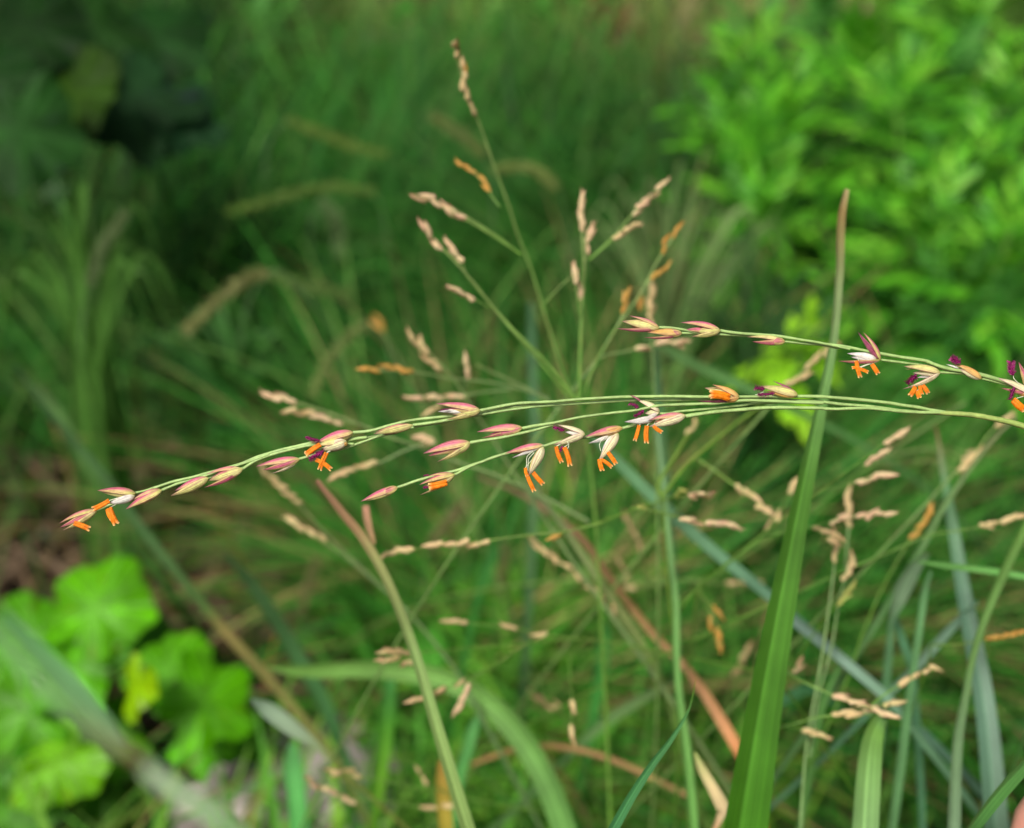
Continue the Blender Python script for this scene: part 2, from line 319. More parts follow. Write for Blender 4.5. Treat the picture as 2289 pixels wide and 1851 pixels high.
# dry litter
N = 3200; x, y, b = groundpts(N); b[:, 2] = RNG.uniform(.001, .008, N)
scatter_blades('dry_litter', 'dry brown straw and leaf litter lying on the soil', b, RNG.uniform(.015, .06, N), RNG.uniform(.0012, .004, N), RNG.uniform(0, 6.28, N), RNG.uniform(1.35, 1.6, N), RNG.uniform(-.1, .15, N), lin((150, 118, 84)) * RNG.uniform(.2, 1.2, N)[:, None], M_DRY, seg=4)

lx = RNG.normal(330, 260, 1500); ly = RNG.normal(1240, 230, 1500); b = np.array([G('F', a, c) for a, c in zip(lx, ly)]); N = len(b); b[:, 2] = RNG.uniform(.003, .014, N)
scatter_blades('dry_litter', 'pale straw and curled dead leaves on the bare ground at the left', b, RNG.uniform(.02, .07, N), RNG.uniform(.001, .0065, N), RNG.uniform(0, 6.28, N), RNG.uniform(1.25, 1.6, N), RNG.uniform(-.2, .3, N), lin((142, 120, 96)) * RNG.uniform(.08, .9, N)[:, None], M_DRY, seg=4)
# small round-leaved ground weeds
def leaf_cloud(name, label, cents, size, col, mat):
    N = len(cents); k = 8; a = np.linspace(0, 2 * math.pi, k, endpoint=False)
    shape = np.stack([np.cos(a) * (1 - .15 * np.cos(a)), .62 * np.sin(a), .12 * np.abs(np.sin(a)) - .15 * np.cos(a) ** 2], 1)
    shape = np.vstack([shape, [[0, 0, 0]]])
    az = RNG.uniform(0, 6.28, N); el = RNG.normal(0, .5, N); ro = RNG.normal(0, .4, N)
    X = np.stack([np.cos(az) * np.cos(el), np.sin(az) * np.cos(el), np.sin(el)], 1); Y = nrm(np.cross(np.array([0, 0, 1.]), X)); Z = np.cross(X, Y)
    Y2 = Y * np.cos(ro)[:, None] + Z * np.sin(ro)[:, None]; Z2 = np.cross(X, Y2)
    V = cents[:, None] + size[:, None, None] * (shape[None, :, 0:1] * X[:, None] + shape[None, :, 1:2] * Y2[:, None] + shape[None, :, 2:3] * Z2[:, None])
    f0 = np.array([[i, i + 1, (i + 2) % k, k] for i in range(0, k, 2)]); f = (np.arange(N)[:, None, None] * (k + 1) + f0[None]).reshape(-1, 4)
    mb = MB(); uv = np.tile(shape[:, :2] * .5 + .5, (N, 1)); mb.add(V.reshape(-1, 3), f, np.repeat(col, k + 1, 0), uv)
    return tag(mb.build(name, mat), label, kind='stuff')
W_P = [(1180, 1320, 150, 160, (62, 138, 44)), (1000, 1250, 120, 60, (62, 132, 48)), (1400, 1680, 180, 150, (84, 156, 54)), (1150, 120, 240, 170, (80, 158, 58)), (820, 230, 200, 160, (66, 142, 46)), (700, 330, 160, 110, (60, 140, 40)),
       (450, 430, 130, 90, (70, 160, 50)), (760, 640, 160, 110, (56, 148, 52)), (880, 420, 150, 110, (64, 150, 44)), (1980, 950, 200, 160, (84, 160, 52)), (1750, 950, 160, 100, (84, 152, 50)), (930, 800, 160, 90, (52, 150, 56)),
       (420, 560, 140, 80, (60, 140, 44)), (1030, 60, 200, 80, (120, 170, 80)), (60, 560, 160, 70, (44, 96, 40)), (1080, 1700, 200, 130, (80, 156, 50)), (40, 900, 90, 50, (80, 140, 30)), (1290, 150, 60, 45, (128, 66, 56)), (1490, 80, 40, 20, (140, 84, 84)), (1660, 440, 50, 40, (110, 66, 66)), (1640, 600, 90, 60, (70, 50, 40)), (430, 780, 160, 120, (40, 96, 34)), (540, 820, 150, 70, (50, 120, 44))]
cs, sz, co = [], [], []
for (fx, fy, r, n, c) in W_P:
    for _ in range(int(n * (.35 if fx < 1000 and fy < 1000 else .8))):
        p = G('F', fx + RNG.normal(0, r * .5), fy + RNG.normal(0, r * .42)); p[2] = RNG.uniform(.008, .05) ; cs.append(p); sz.append(RNG.uniform(.0035, .0095)); co.append(lin(c) * RNG.uniform(.6, 1.35))
leaf_cloud('ground_weeds', 'small bright green leaves of low weeds among the grass', np.array(cs), np.array(sz), np.array(co), M_SOFT)

# ------------------------------------------------------------------ stones and brown leaves
def stone(label, fr, x, y, sx, sy, sz, col, seed):
    c = G(fr, x, y); c[2] = 0; mb = MB(); n, m = 13, 20; V = np.zeros((n, m, 3))
    for i in range(n):
        for j in range(m):
            th, ph = math.pi * i / (n - 1), 2 * math.pi * j / m
            d = Vector((math.sin(th) * math.cos(ph), math.sin(th) * math.sin(ph), math.cos(th)))
            r = 1 + .28 * mnoise.noise(d * 1.6 + Vector((seed, 0, 0))) + .1 * mnoise.noise(d * 5 + Vector((0, seed, 0)))
            V[i, j] = c + np.array([d.x * sx, d.y * sy, d.z * sz + sz * .3]) * r
    mb.grid(V, lin(col), closed=True)
    return tag(mb.build('stone', M_STONE, origin=c), label, 'stone', 'stones on the soil')
stone('large flat grey stone at the bottom edge below the seed stalks', 'F', 690, 1790, .05, .034, .026, (158, 148, 146), 1.)
stone('small pale pinkish pebble lying behind the brown tipped stalk', 'F', 585, 1215, .0075, .0065, .006, (176, 160, 150), 4.)
stone('grey brown pebble lodged above the bright lobed leaves', 'F', 285, 1345, .009, .006, .006, (120, 104, 94), 7.)
stone('upright pale grey chip left of the bright lobed leaves', 'F', 118, 1190, .0045, .004, .014, (134, 128, 120), 9.)
stone('weathered grey stone far back beside the tallest seed stalk', 'F', 830, 105, .03, .03, .012, (138, 134, 118), 12.)
stone('dark brown clod under the feathery weeds', 'F', 1640, 440, .02, .02, .02, (92, 62, 62), 15.)

def to_ground(p, fwd=.02, n=9, T=None):
    """points that carry a stem from p down to the soil"""
    p = np.asarray(p, float); out = []
    if T is not None and T[2] < -.15:
        e = p + T * min(.09, p[2] * .5); g = np.array([e[0] + T[0] * .03, e[1] + T[1] * .02 + fwd, -.003])
        for k in range(1, n + 1):
            s = (k / n) ** 2; out.append(p * (1 - s) ** 2 + e * 2 * s * (1 - s) + g * s * s)
        return out
    for k in range(1, n + 1):
        s = (k / n) ** 2; out.append(p + np.array([0, fwd * s * s, -(p[2] + .003) * s]))
    return out

# ------------------------------------------------------------------ single grass blades and stalks
def make_path(fr, pts, d0, d1, ground=True, fwd=.02):
    n = len(pts); out = []
    for i, q in enumerate(pts):
        s = i / (n - 1); out.append(P(fr, q[0], q[1], d0 + (d1 - d0) * s))
    if ground:
        out.append(out[-1] * 1.7 - out[-2] * .7); out += to_ground(out[-1], fwd, T=nrm(out[-1] - out[-2]))
    return out
def grass_blade(name, label, fr, pts, wid, d0, d1, stops, mat=M_LEAF, fold=.22, tilt=.2, twist=.3, ground=True, fwd=.02, group='grass leaves and stalks around the flowering stem', cat='grass blade', round_=False, extra=None):
    """pts run tip -> base, wid = photo pixels at those points"""
    p = make_path(fr, pts, d0, d1, ground, fwd); n0 = len(pts); nw = []
    for i in range(n0): nw.append(wid[i] * FR[fr][2] * pxs(d0 + (d1 - d0) * i / (n0 - 1)))
    nw += [nw[-1]] * (len(p) - n0)
    q = crs(np.column_stack([np.array(p), nw]), 8); pos, w = q[:, :3], np.maximum(q[:, 3], 1e-4)
    n = len(pos); t_in = (n0 - 1) / (len(p) - 1)
    col = ramp(n, [(s * t_in, c) for s, c in stops])
    mb = MB()
    if round_: tube(mb, pos, w / 2, col, sides=10, ribs=.05)
    else: blade(mb, pos, w, col, fold=fold, tilt=tilt, twist=twist, across=9)
    o = mb.build(name, mat, origin=np.array([pos[-1][0], pos[-1][1], 0]))
    return tag(o, label, cat, group)
GR = (84, 138, 64); BG = (92, 142, 112)
grass_blade('grass_shoot', 'long sharp green blade with a brown tip crossing behind the stems on the right', 'F',
  [(1776, 396), (1764, 460), (1761, 560), (1752, 680), (1738, 770), (1712, 900), (1668, 1120), (1610, 1440), (1560, 1760)], [12, 20, 20, 20, 23, 33, 52, 82, 108], .156, .153,
  [(0, (168, 156, 110)), (.1, (144, 122, 76)), (.18, (138, 132, 82)), (.3, (134, 156, 104)), (.5, (116, 160, 92)), (.7, (86, 140, 52)), (1, (66, 124, 28))], tilt=.3, twist=.1, fold=.35)
grass_blade('grass_stalk', 'pale green stalk with a brown tip rising left of centre from the bottom edge', 'F',
  [(664, 1006), (712, 1068), (762, 1130), (808, 1210), (846, 1300), (880, 1400), (912, 1510), (948, 1630), (985, 1750)], [10, 16, 20, 20, 21, 23, 25, 28, 30], .163, .158,
  [(0, (150, 112, 88)), (.2, (158, 128, 92)), (.32, (150, 154, 98)), (.6, (132, 162, 96)), (1, (140, 172, 98))], fold=.6, tilt=.25, twist=.0, cat='grass stalk')
grass_blade('dry_leaf', 'thin brown dry leaf standing beside the brown tipped stalk', 'F', [(766, 1060), (772, 1100), (784, 1140)], [14, 16, 10], .165, .163, [(0, (172, 128, 104)), (1, (160, 136, 92))], M_DRY, ground=False, cat='grass blade')
grass_blade('grass_stalk', 'long blurred grey green stalk slanting behind the flowering tip', 'Q3',
  [(60, -200), (200, 0), (420, 250), (600, 500), (760, 700), (860, 820), (950, 930), (1150, 1150), (1400, 1460), (1560, 1760)], [14, 24, 32, 36, 38, 38, 38, 36, 34, 34], .27, .29,
  [(0, (44, 80, 38)), (.35, (72, 108, 62)), (.55, (84, 116, 60)), (.65, (134, 122, 72)), (.85, (118, 122, 66)), (1, (96, 118, 58))], fold=.2, twist=.2, cat='grass stalk')
grass_blade('grass_shoot', 'dim green blade slanting through the shade right of the lobed leaves', 'Q3', [(940, 590), (1050, 720), (1150, 870), (1240, 1020), (1340, 1190), (1420, 1400)], [20, 50, 60, 66, 60, 50], .26, .3,
  [(0, (84, 118, 74)), (1, (86, 142, 86))])
grass_blade('grass_stalk', 'blurred grey green stalk with a dark joint crossing the lobed leaves', 'F',
  [(-60, 1270), (0, 1335), (110, 1450), (180, 1510), (245, 1562), (290, 1590), (330, 1630), (420, 1690), (520, 1765)], [34, 38, 38, 34, 30, 28, 36, 38, 36], .054, .057,
  [(0, (110, 170, 92)), (.3, (126, 176, 110)), (.5, (140, 150, 108)), (.59, (118, 88, 64)), (.64, (80, 60, 50)), (.7, (180, 204, 168)), (1, (124, 170, 112))], round_=True, mat=M_STEM, fwd=.01, cat='grass stalk')
grass_blade('grass_shoot', 'faint green blade lying along the near stalk in the bottom left corner', 'F', [(10, 1290), (120, 1400), (210, 1500), (260, 1560)], [16, 34, 30, 14], .075, .078, [(0, (104, 168, 100)), (1, (130, 176, 130))], ground=False)
grass_blade('grass_shoot', 'short folded silvery leaf right of the bright lobed leaves', 'Q3', [(1050, 1200), (1120, 1245), (1220, 1320), (1310, 1385), (1400, 1470)], [14, 66, 64, 34, 16], .2, .21, [(0, (150, 180, 156)), (.6, (164, 190, 158)), (1, (128, 140, 70))], M_GLOSS, fwd=.08)
grass_blade('grass_shoot', 'bright green upright blade standing before the grey stone', 'Q3', [(1215, 1380), (1220, 1480), (1235, 1600), (1250, 1760)], [24, 80, 76, 84], .24, .22, [(0, (92, 158, 90)), (1, (88, 168, 84))])
grass_blade('grass_shoot', 'broad light green blade arching across the lower middle from behind the pale stalk', 'F',
  [(560, 1400), (650, 1408), (760, 1404), (870, 1412), (960, 1438), (1040, 1490), (1100, 1560), (1150, 1650), (1190, 1760)], [8, 30, 40, 46, 48, 50, 50, 50, 50], .23, .21, [(0, (96, 140, 60)), (.4, (116, 164, 82)), (1, (98, 152, 72))], tilt=-.3, twist=.5)
grass_blade('grass_shoot', 'bluish green blade slanting down to the right under the orange anthers', 'Q4',
  [(330, 90), (430, 190), (560, 320), (700, 450), (860, 590), (1010, 710), (1140, 820)], [16, 44, 50, 54, 50, 46, 40], .195, .2, [(0, (100, 150, 100)), (.5, (106, 152, 112)), (1, (96, 136, 112))], M_GLOSS, fwd=.1)
grass_blade('grass_shoot', 'pale silvery blue blade crossing low behind the long sharp blade', 'Q4', [(1150, 850), (1250, 925), (1350, 1005), (1460, 1095), (1580, 1200), (1660, 1300)], [34, 42, 44, 44, 42, 30], .185, .19, [(0, (126, 158, 148)), (.5, (142, 176, 158)), (1, (100, 142, 108))], M_GLOSS, fwd=.1, tilt=-.3)
grass_blade('grass_stalk', 'slim upright pale green stalk left of the long sharp blade', 'Q4', [(610, 60), (632, 250), (650, 450), (672, 650), (690, 800), (692, 960), (700, 1150), (735, 1400), (770, 1760)], [22, 30, 32, 32, 34, 34, 34, 42, 46], .19, .18, [(0, (116, 150, 110)), (.5, (116, 166, 94)), (1, (110, 166, 84))], fold=.6, cat='grass stalk')
grass_blade('grass_shoot', 'tall wide bluish blade with a reddish tip on the far right', 'Q4',
  [(1775, 60), (1790, 150), (1815, 300), (1838, 430), (1866, 600), (1892, 760), (1925, 930), (1960, 1100), (1990, 1300), (2010, 1500), (2030, 1760)], [8, 20, 32, 42, 54, 62, 72, 80, 88, 96, 102], .205, .18,
  [(0, (120, 86, 60)), (.1, (104, 112, 70)), (.2, (84, 128, 80)), (.5, (86, 126, 100)), (.8, (94, 132, 108)), (1, (80, 116, 90))], M_GLOSS, tilt=-.15)
grass_blade('grass_shoot', 'wide light green blade bending over at the bottom edge right of the long sharp blade', 'Q4', [(1590, 1240), (1545, 1290), (1515, 1370), (1500, 1470), (1490, 1600), (1480, 1770)], [30, 70, 104, 118, 124, 130], .165, .155, [(0, (96, 140, 96)), (.3, (120, 170, 82)), (1, (132, 178, 112))], tilt=.2)
grass_blade('grass_stalk', 'slanting pale stalk rising to the upper right edge beside the wide bluish blade', 'Q4', [(2110, 20), (2000, 130), (1900, 260), (1800, 410), (1720, 560), (1660, 660)], [10, 18, 24, 30, 34, 36], .185, .19, [(0, (150, 148, 110)), (.5, (116, 150, 94)), (1, (110, 156, 98))], cat='grass stalk', fwd=.08)
grass_blade('grass_shoot', 'silvery underside of a twisted leaf in the middle of the right hand grass', 'Q4', [(1740, 590), (1690, 650), (1650, 720), (1620, 800), (1590, 880), (1580, 1000), (1560, 1200), (1530, 1450)], [30, 60, 84, 62, 30, 40, 44, 40], .182, .2, [(0, (112, 156, 100)), (.15, (150, 188, 150)), (.4, (158, 194, 156)), (.6, (104, 150, 106)), (1, (86, 136, 90))], M_GLOSS, fwd=.06)
grass_blade('grass_shoot', 'blue grey blade leaning left out of the wide bluish blade', 'Q4', [(1950, 790), (1860, 880), (1760, 990), (1660, 1100), (1560, 1190), (1450, 1300)], [14, 40, 46, 44, 38, 30], .19, .2, [(0, (96, 132, 108)), (.5, (130, 164, 142)), (1, (96, 144, 108))], M_GLOSS, fwd=.1)
grass_blade('grass_shoot', 'green blade running up to the right edge above the bottom corner', 'Q4', [(2200, 380), (2140, 500), (2060, 670), (1980, 860), (1930, 1020), (1900, 1180), (1865, 1400), (1850, 1770)], [30, 40, 46, 40, 36, 40, 52, 64], .175, .165, [(0, (112, 160, 72)), (.6, (106, 146, 82)), (1, (122, 154, 120))])
grass_blade('grass_shoot', 'near green blade cutting across the bottom right corner', 'Q4', [(2230, 1400), (2130, 1500), (2040, 1600), (1960, 1700), (1900, 1780)], [70, 96, 104, 104, 100], .118, .112, [(0, (96, 158, 82)), (1, (82, 144, 72))], tilt=.5, fwd=.0)
grass_blade('grass_shoot', 'thin level green blade crossing in front of the wide bluish blade', 'Q4', [(1700, 625), (1800, 640), (1950, 658), (2060, 672), (2200, 700), (2300, 730)], [6, 24, 28, 28, 28, 28], .178, .17, [(0, (96, 150, 76)), (1, (110, 172, 92))])
grass_blade('grass_shoot', 'thin dark green blade with a needle tip sweeping down to the bottom edge', 'Q4', [(775, 1110), (760, 1190), (736, 1262), (670, 1370), (595, 1470), (510, 1600), (420, 1760)], [3, 6, 12, 26, 38, 46, 54], .14, .135, [(0, (160, 130, 70)), (.1, (96, 140, 40)), (.4, (78, 142, 80)), (1, (72, 140, 84))], tilt=.3)
grass_blade('dry_stalk', 'brown dried leaf slanting down to a blunt orange end beside the long sharp blade', 'Q4',
  [(965, 1450), (940, 1390), (870, 1270), (780, 1130), (690, 1020), (600, 930), (480, 780), (400, 670), (300, 530), (180, 430), (20, 330), (-140, 270)], [34, 48, 48, 40, 36, 36, 32, 30, 30, 26, 22, 18], .195, .23,
  [(0, (206, 138, 86)), (.15, (184, 134, 92)), (.35, (156, 124, 88)), (.5, (146, 116, 72)), (.7, (118, 88, 60)), (.85, (134, 106, 82)), (1, (100, 88, 62))], M_DRY, cat='dry leaf', ground=False, fold=.4)
grass_blade('grass_stalk', 'pale stalk running down right from the hanging anthers beside the brown dried leaf', 'Q4', [(60, 280), (130, 360), (230, 490), (340, 660), (440, 800), (540, 950), (640, 1150), (740, 1480)], [22, 26, 28, 30, 32, 32, 26, 26], .195, .21, [(0, (128, 150, 104)), (.6, (142, 156, 98)), (1, (104, 142, 66))], fold=.5, cat='grass stalk')
grass_blade('dry_leaf', 'cream coloured withered leaf hanging at the bottom edge left of the long sharp blade', 'Q4', [(770, 1420), (800, 1490), (845, 1570), (885, 1650), (875, 1690), (840, 1770)], [10, 36, 48, 60, 46, 30], .17, .168, [(0, (150, 168, 96)), (.4, (204, 186, 140)), (.8, (222, 196, 156)), (1, (200, 150, 110))], M_DRY, cat='dry leaf', twist=1.2)
grass_blade('dry_leaf', 'orange brown sliver of dry leaf behind the foot of the long sharp blade', 'Q4', [(1025, 1600), (1045, 1680), (1060, 1770)], [30, 44, 44], .19, .19, [(0, (190, 110, 60)), (1, (160, 90, 50))], M_DRY, cat='dry leaf')
grass_blade('dry_stalk', 'thin brown straw arching along the lower middle', 'Q4', [(-160, 1470), (0, 1412), (150, 1392), (300, 1412), (450, 1460), (600, 1530), (700, 1580)], [16, 22, 24, 24, 22, 20, 20], .23, .22, [(0, (150, 116, 74)), (1, (158, 126, 84))], M_DRY, cat='dry leaf')
grass_blade('grass_shoot', 'short bright green blade standing beyond the left of the brown dried leaf', 'Q4', [(405, 870), (392, 960), (378, 1080), (360, 1190)], [14, 60, 66, 50], .27, .28, [(0, (84, 164, 80)), (1, (80, 162, 74))], fwd=.05)
grass_blade('grass_shoot', 'pale green blade slanting up right in the lower middle shade', 'Q4', [(680, 1130), (560, 1190), (430, 1270), (330, 1350), (260, 1420)], [14, 46, 52, 48, 40], .24, .25, [(0, (124, 156, 98)), (1, (112, 158, 96))], fwd=.05)
grass_blade('grass_shoot', 'upright green blade beyond the horizontal pink seed stalk', 'E5', [(762, 170), (745, 260), (715, 350), (690, 430), (670, 520)], [20, 64, 72, 60, 50], .27, .28, [(0, (74, 140, 70)), (1, (76, 152, 66))], fwd=.05)
grass_blade('grass_shoot', 'bright green leaf standing at the lower left of the arching blade', 'E5', [(230, 850), (215, 950), (205, 1080), (200, 1200), (170, 1420)], [40, 70, 76, 66, 60], .25, .26, [(0, (90, 168, 94)), (.6, (96, 170, 60)), (1, (110, 168, 50))], fwd=.05)
grass_blade('grass_shoot', 'green leaf leaning right at the bottom below the arching blade', 'E5', [(700, 1050), (660, 1150), (630, 1260), (590, 1400), (540, 1700)], [20, 60, 66, 60, 60], .23, .23, [(0, (94, 156, 90)), (1, (88, 160, 80))], fwd=.05)
grass_blade('dry_leaf', 'yellow brown leaf standing beside the foot of the pale stalk', 'E5', [(485, 1310), (495, 1400), (505, 1500), (520, 1700)], [20, 60, 76, 76], .2, .2, [(0, (140, 110, 50)), (1, (150, 140, 50))], M_DRY, cat='dry leaf')
def tuft(label, fr, cx, cy, n, d, htop, spread, col, wmm, group='soft grass tufts'):
    gp = P(fr, cx, cy, d); gp[2] = 0; root = empty('grass_tuft', gp); tag(root, label, 'grass tuft', group)
    for k in range(n):
        t_ = k / (n - 1) * 2 - 1; tx = cx + spread * t_ * (1 if t_ < 0 else 1.3); ty = htop + abs(t_) * 260 + RNG.normal(0, 90)
        p0 = gp + np.array([RNG.normal(0, .008), RNG.normal(0, .012), 0]); tp = P(fr, tx, ty, d + RNG.normal(0, .025)); md = p0 * .5 + tp * .5 + np.array([-.012 * t_, 0, .02])
        q = crs([p0, md, tp, tp + np.array([.014 * t_, -.004, -.01 - .015 * abs(t_)])], 7); w = wmm * .001 * RNG.uniform(.6, 1.3) * np.clip(np.sin(np.linspace(.9, 3.1, len(q))), .06, 1)
        mb = MB(); blade(mb, q, w, lin(col) * RNG.uniform(.6, 1.4), fold=.3, tilt=RNG.uniform(-.6, .6), twist=RNG.uniform(-.8, .8), across=5); mb.build('leaf', M_LEAF, root)
tuft('tall soft tuft of arching green grass at the left edge', 'Q1', 330, 1560, 26, .40, 860, 230, (72, 116, 46), 2.5)
tuft('smaller dim grass tuft between the left edge tuft and the bent foxtail', 'Q1', 900, 1700, 22, .46, 1250, 330, (58, 104, 46), 2.6)
tuft('pale hair fine grass tuft arching in the dark gap behind the upright panicle', 'Q2', 640, 1400, 34, .42, 780, 330, (104, 130, 78), 1.6)
tuft('fine grass tuft left of the lime green young weed', 'Q2', 1020, 1560, 24, .40, 1060, 260, (52, 84, 46), 1.6)  # grass coloured darker: shade of the hollow under the weeds put into it
tuft('dark green tuft in the upper left grass under the foxtails', 'Q1', 1300, 1250, 26, .56, 860, 380, (58, 112, 44), 3.0)
grass_blade('grass_shoot', 'short pale green blade low at the left edge below the soft tuft', 'Q1', [(140, 1600), (190, 1660), (240, 1730), (300, 1830)], [14, 36, 46, 46], .36, .36, [(0, (76, 110, 56)), (1, (70, 110, 50))], fwd=.03)
grass_blade('grass_shoot', 'bluish green blade fading upward behind the upright seed panicle', 'E3', [(1540, -10), (1545, 150), (1550, 330), (1560, 560), (1570, 800), (1560, 1000)], [24, 46, 52, 56, 56, 56], .27, .28, [(0, (84, 128, 92)), (1, (98, 140, 92))], fwd=.08)
grass_blade('grass_shoot', 'long slanting green blade behind the upper pink flower branch', 'Z4', [(330, 270), (560, 400), (780, 520), (1000, 620), (1300, 760), (1500, 850)], [20, 80, 96, 100, 90, 70], .24, .25, [(0, (86, 120, 70)), (1, (88, 138, 74))], fwd=.08)
grass_blade('grass_shoot', 'thin pale blade standing behind the middle of the upper flower branch', 'Z4', [(440, 350), (450, 500), (460, 650), (470, 850), (490, 1050)], [30, 66, 76, 80, 84], .25, .26, [(0, (94, 134, 96)), (1, (92, 140, 94))], fwd=.05)
grass_blade('grass_shoot', 'green blade crossing low among the blue grass on the right', 'E4', [(720, 1640), (870, 1540), (1000, 1500), (1180, 1620)], [20, 60, 50, 20], .22, .22, [(0, (60, 110, 70)), (1, (60, 120, 70))], ground=False)
for lab, pts, w, st, d in [
  ('slim light green blade between the wide bluish blade and its silvery neighbour', [(1640, 860), (1610, 960), (1590, 1100), (1560, 1300), (1530, 1500), (1500, 1740)], [20, 40, 44, 46, 50, 60], [(0, (98, 148, 96)), (1, (100, 150, 96))], .185),
  ('dim green blade leaning left toward the silvery twisted leaf', [(1420, 1020), (1450, 1120), (1490, 1240), (1540, 1380), (1550, 1500)], [20, 40, 50, 50, 50], [(0, (88, 140, 100)), (1, (84, 134, 96))], .2),
  ('soft green blade low in the gap right of the long sharp blade', [(1180, 1330), (1120, 1430), (1070, 1540), (1040, 1640), (1020, 1760)], [14, 34, 46, 50, 50], [(0, (100, 158, 80)), (1, (96, 150, 76))], .19)]:
    grass_blade('grass_shoot', lab, 'E4', pts, w, d, d, st, M_GLOSS, fwd=.05)

# ------------------------------------------------------------------ bracts, spikelets
def bract_grid(base, tip, W, roll, bow=.06, phi=1.15, nu=19, nv=23, screen_perp=None, blunt=0.0):
    a = tip - base; L = np.linalg.norm(a); ax = a / L
    n = NCAM - ax * np.dot(NCAM, ax); n /= np.linalg.norm(n)
    s = np.cross(n, ax); s = s if s[2] > 0 else -s
    rr = R(roll); b = math.cos(rr) * n + math.sin(rr) * s; t = np.cross(ax, b)
    u = np.linspace(0, 1, nu); prof = np.clip(np.sin(math.pi * np.clip(u, 0, 1) ** .64), 0, None) ** .95
    prof = np.maximum(prof, .10 * (1 - u)) + .015
    v = np.linspace(-1, 1, nv); w = W / 2 * prof
    bowv = bow * L * np.sin(math.pi * u)
    V = base + u[:, None, None] * a + bowv[:, None, None] * b + w[:, None, None] * (np.sin(phi * v)[None, :, None] / math.sin(min(phi, 1.57)) * t + (np.cos(phi * v) - .25)[None, :, None] * b)
    return V, u, v
CS = dict(   # (body, margin, nerve, tip) as sRGB
    pink=((196, 96, 124), (216, 208, 124), (128, 30, 68), (150, 70, 100)),
    rose=((208, 104, 138), (222, 196, 134), (136, 34, 76), (150, 78, 112)),
    yellow=((208, 212, 128), (228, 216, 150), (140, 40, 76), (154, 90, 110)),
    cream=((226, 230, 176), (236, 224, 190), (150, 46, 88), (160, 100, 126)),
    white=((226, 230, 222), (236, 232, 220), (176, 150, 160), (200, 180, 196)),
    purple=((150, 60, 96), (184, 116, 128), (96, 20, 56), (110, 50, 80)),
    amber=((226, 176, 92), (224, 190, 120), (140, 50, 70), (150, 80, 100)),
    buff=((212, 176, 136), (206, 200, 140), (168, 108, 88), (190, 150, 120)),
    blush=((218, 172, 146), (216, 208, 156), (178, 104, 96), (196, 150, 126)),
    orange=((198, 140, 64), (184, 158, 78), (160, 90, 46), (196, 154, 82)),
    green=((150, 170, 82), (176, 180, 100), (150, 90, 60), (170, 140, 90)),
    tan=((212, 182, 132), (208, 194, 142), (150, 104, 78), (170, 140, 104)))
def bract_col(u, v, cs, seed=0, edge=1.0):
    body, marg, nerve, tip = [lin(c) for c in CS[cs]]
    U, Vv = np.meshgrid(u, v, indexing='ij'); rs = np.random.default_rng(seed + 11)
    nz = .5 + .5 * np.sin(Vv * (5 + 3 * rs.random()) + rs.uniform(0, 6) + U * 3)
    m = np.clip(np.clip((np.abs(Vv - .15) - .25) / .5, 0, 1) * .8 + .35 * nz * (1 - U) + .5 * np.clip(1 - U / .3, 0, 1), 0, 1)
    C = body * (1 - m[..., None]) + marg * m[..., None]
    e = np.clip((np.abs(Vv) - .86) / .08, 0, 1) * edge * np.clip(U * 4, 0, 1)
    e = np.maximum(e, np.clip(1 - np.abs(Vv - .52 + .2 * U) / .11, 0, 1) * edge * np.clip(U * 6, 0, 1))
    k = np.clip(1 - np.abs(np.abs(Vv) - .0) / .09, 0, 1) * .35 * edge
    nv_ = np.clip(1 - np.abs(((np.abs(Vv) * 3.2 + .5) % 1) - .5) / .16, 0, 1) * .42 * edge * np.clip(U * 3, 0, 1)
    q = np.maximum(np.maximum(e * .95, k), nv_)[..., None]; C = C * (1 - q) + nerve * q
    tp = np.clip((U - .74) / .26, 0, 1)[..., None] * .85; C = C * (1 - tp) + tip * tp
    bs = np.clip(1 - U / .12, 0, 1)[..., None] * .7; C = C * (1 - bs) + lin((176, 186, 96)) * bs
    return C
def add_bract(name, parent, base, tip, W, roll, cs, bow=.06, phi=1.15, seed=0, edge=1.0):
    V, u, v = bract_grid(base, tip, W, roll, bow, phi); mb = MB(); mb.grid(V, bract_col(u, v, cs, seed, edge))
    return mb.build(name, M_BRACT, parent)

def spk_mesh(cs, seed):
    """background spikelet, unit length along +X: two husks clasping a floret, slightly open at the tip"""
    rs = np.random.default_rng(seed); mb = MB()
    global NCAM
    keep = NCAM; NCAM = np.array([0, 0, 1.])
    op = rs.uniform(.02, .11)
    for roll, y, L, W, k in ((80, op, 1., .30, cs), (-95, -op * 1.2, .92, .28, cs), (5, 0, .85, .30, cs), (170, 0, .8, .28, cs), (-60, -op * .5, .5, .32, cs)):
        V, u, v = bract_grid(np.zeros(3), np.array([L, y, rs.uniform(-.03, .03)]), W, roll, .04, 1.3, 9, 7); mb.grid(V, bract_col(u, v, k, seed, .22))
    NCAM = keep
    return mb.mesh('spikelet', M_HUSK)
SPK = {k: [spk_mesh(k, i * 7 + 3) for i in range(3)] for k in ('buff', 'blush', 'orange', 'green', 'tan')}

def quat_x_to(d, roll=0.0):
    d = Vector(d).normalized(); q = Vector((1, 0, 0)).rotation_difference(d); return Quaternion(d, roll) @ q

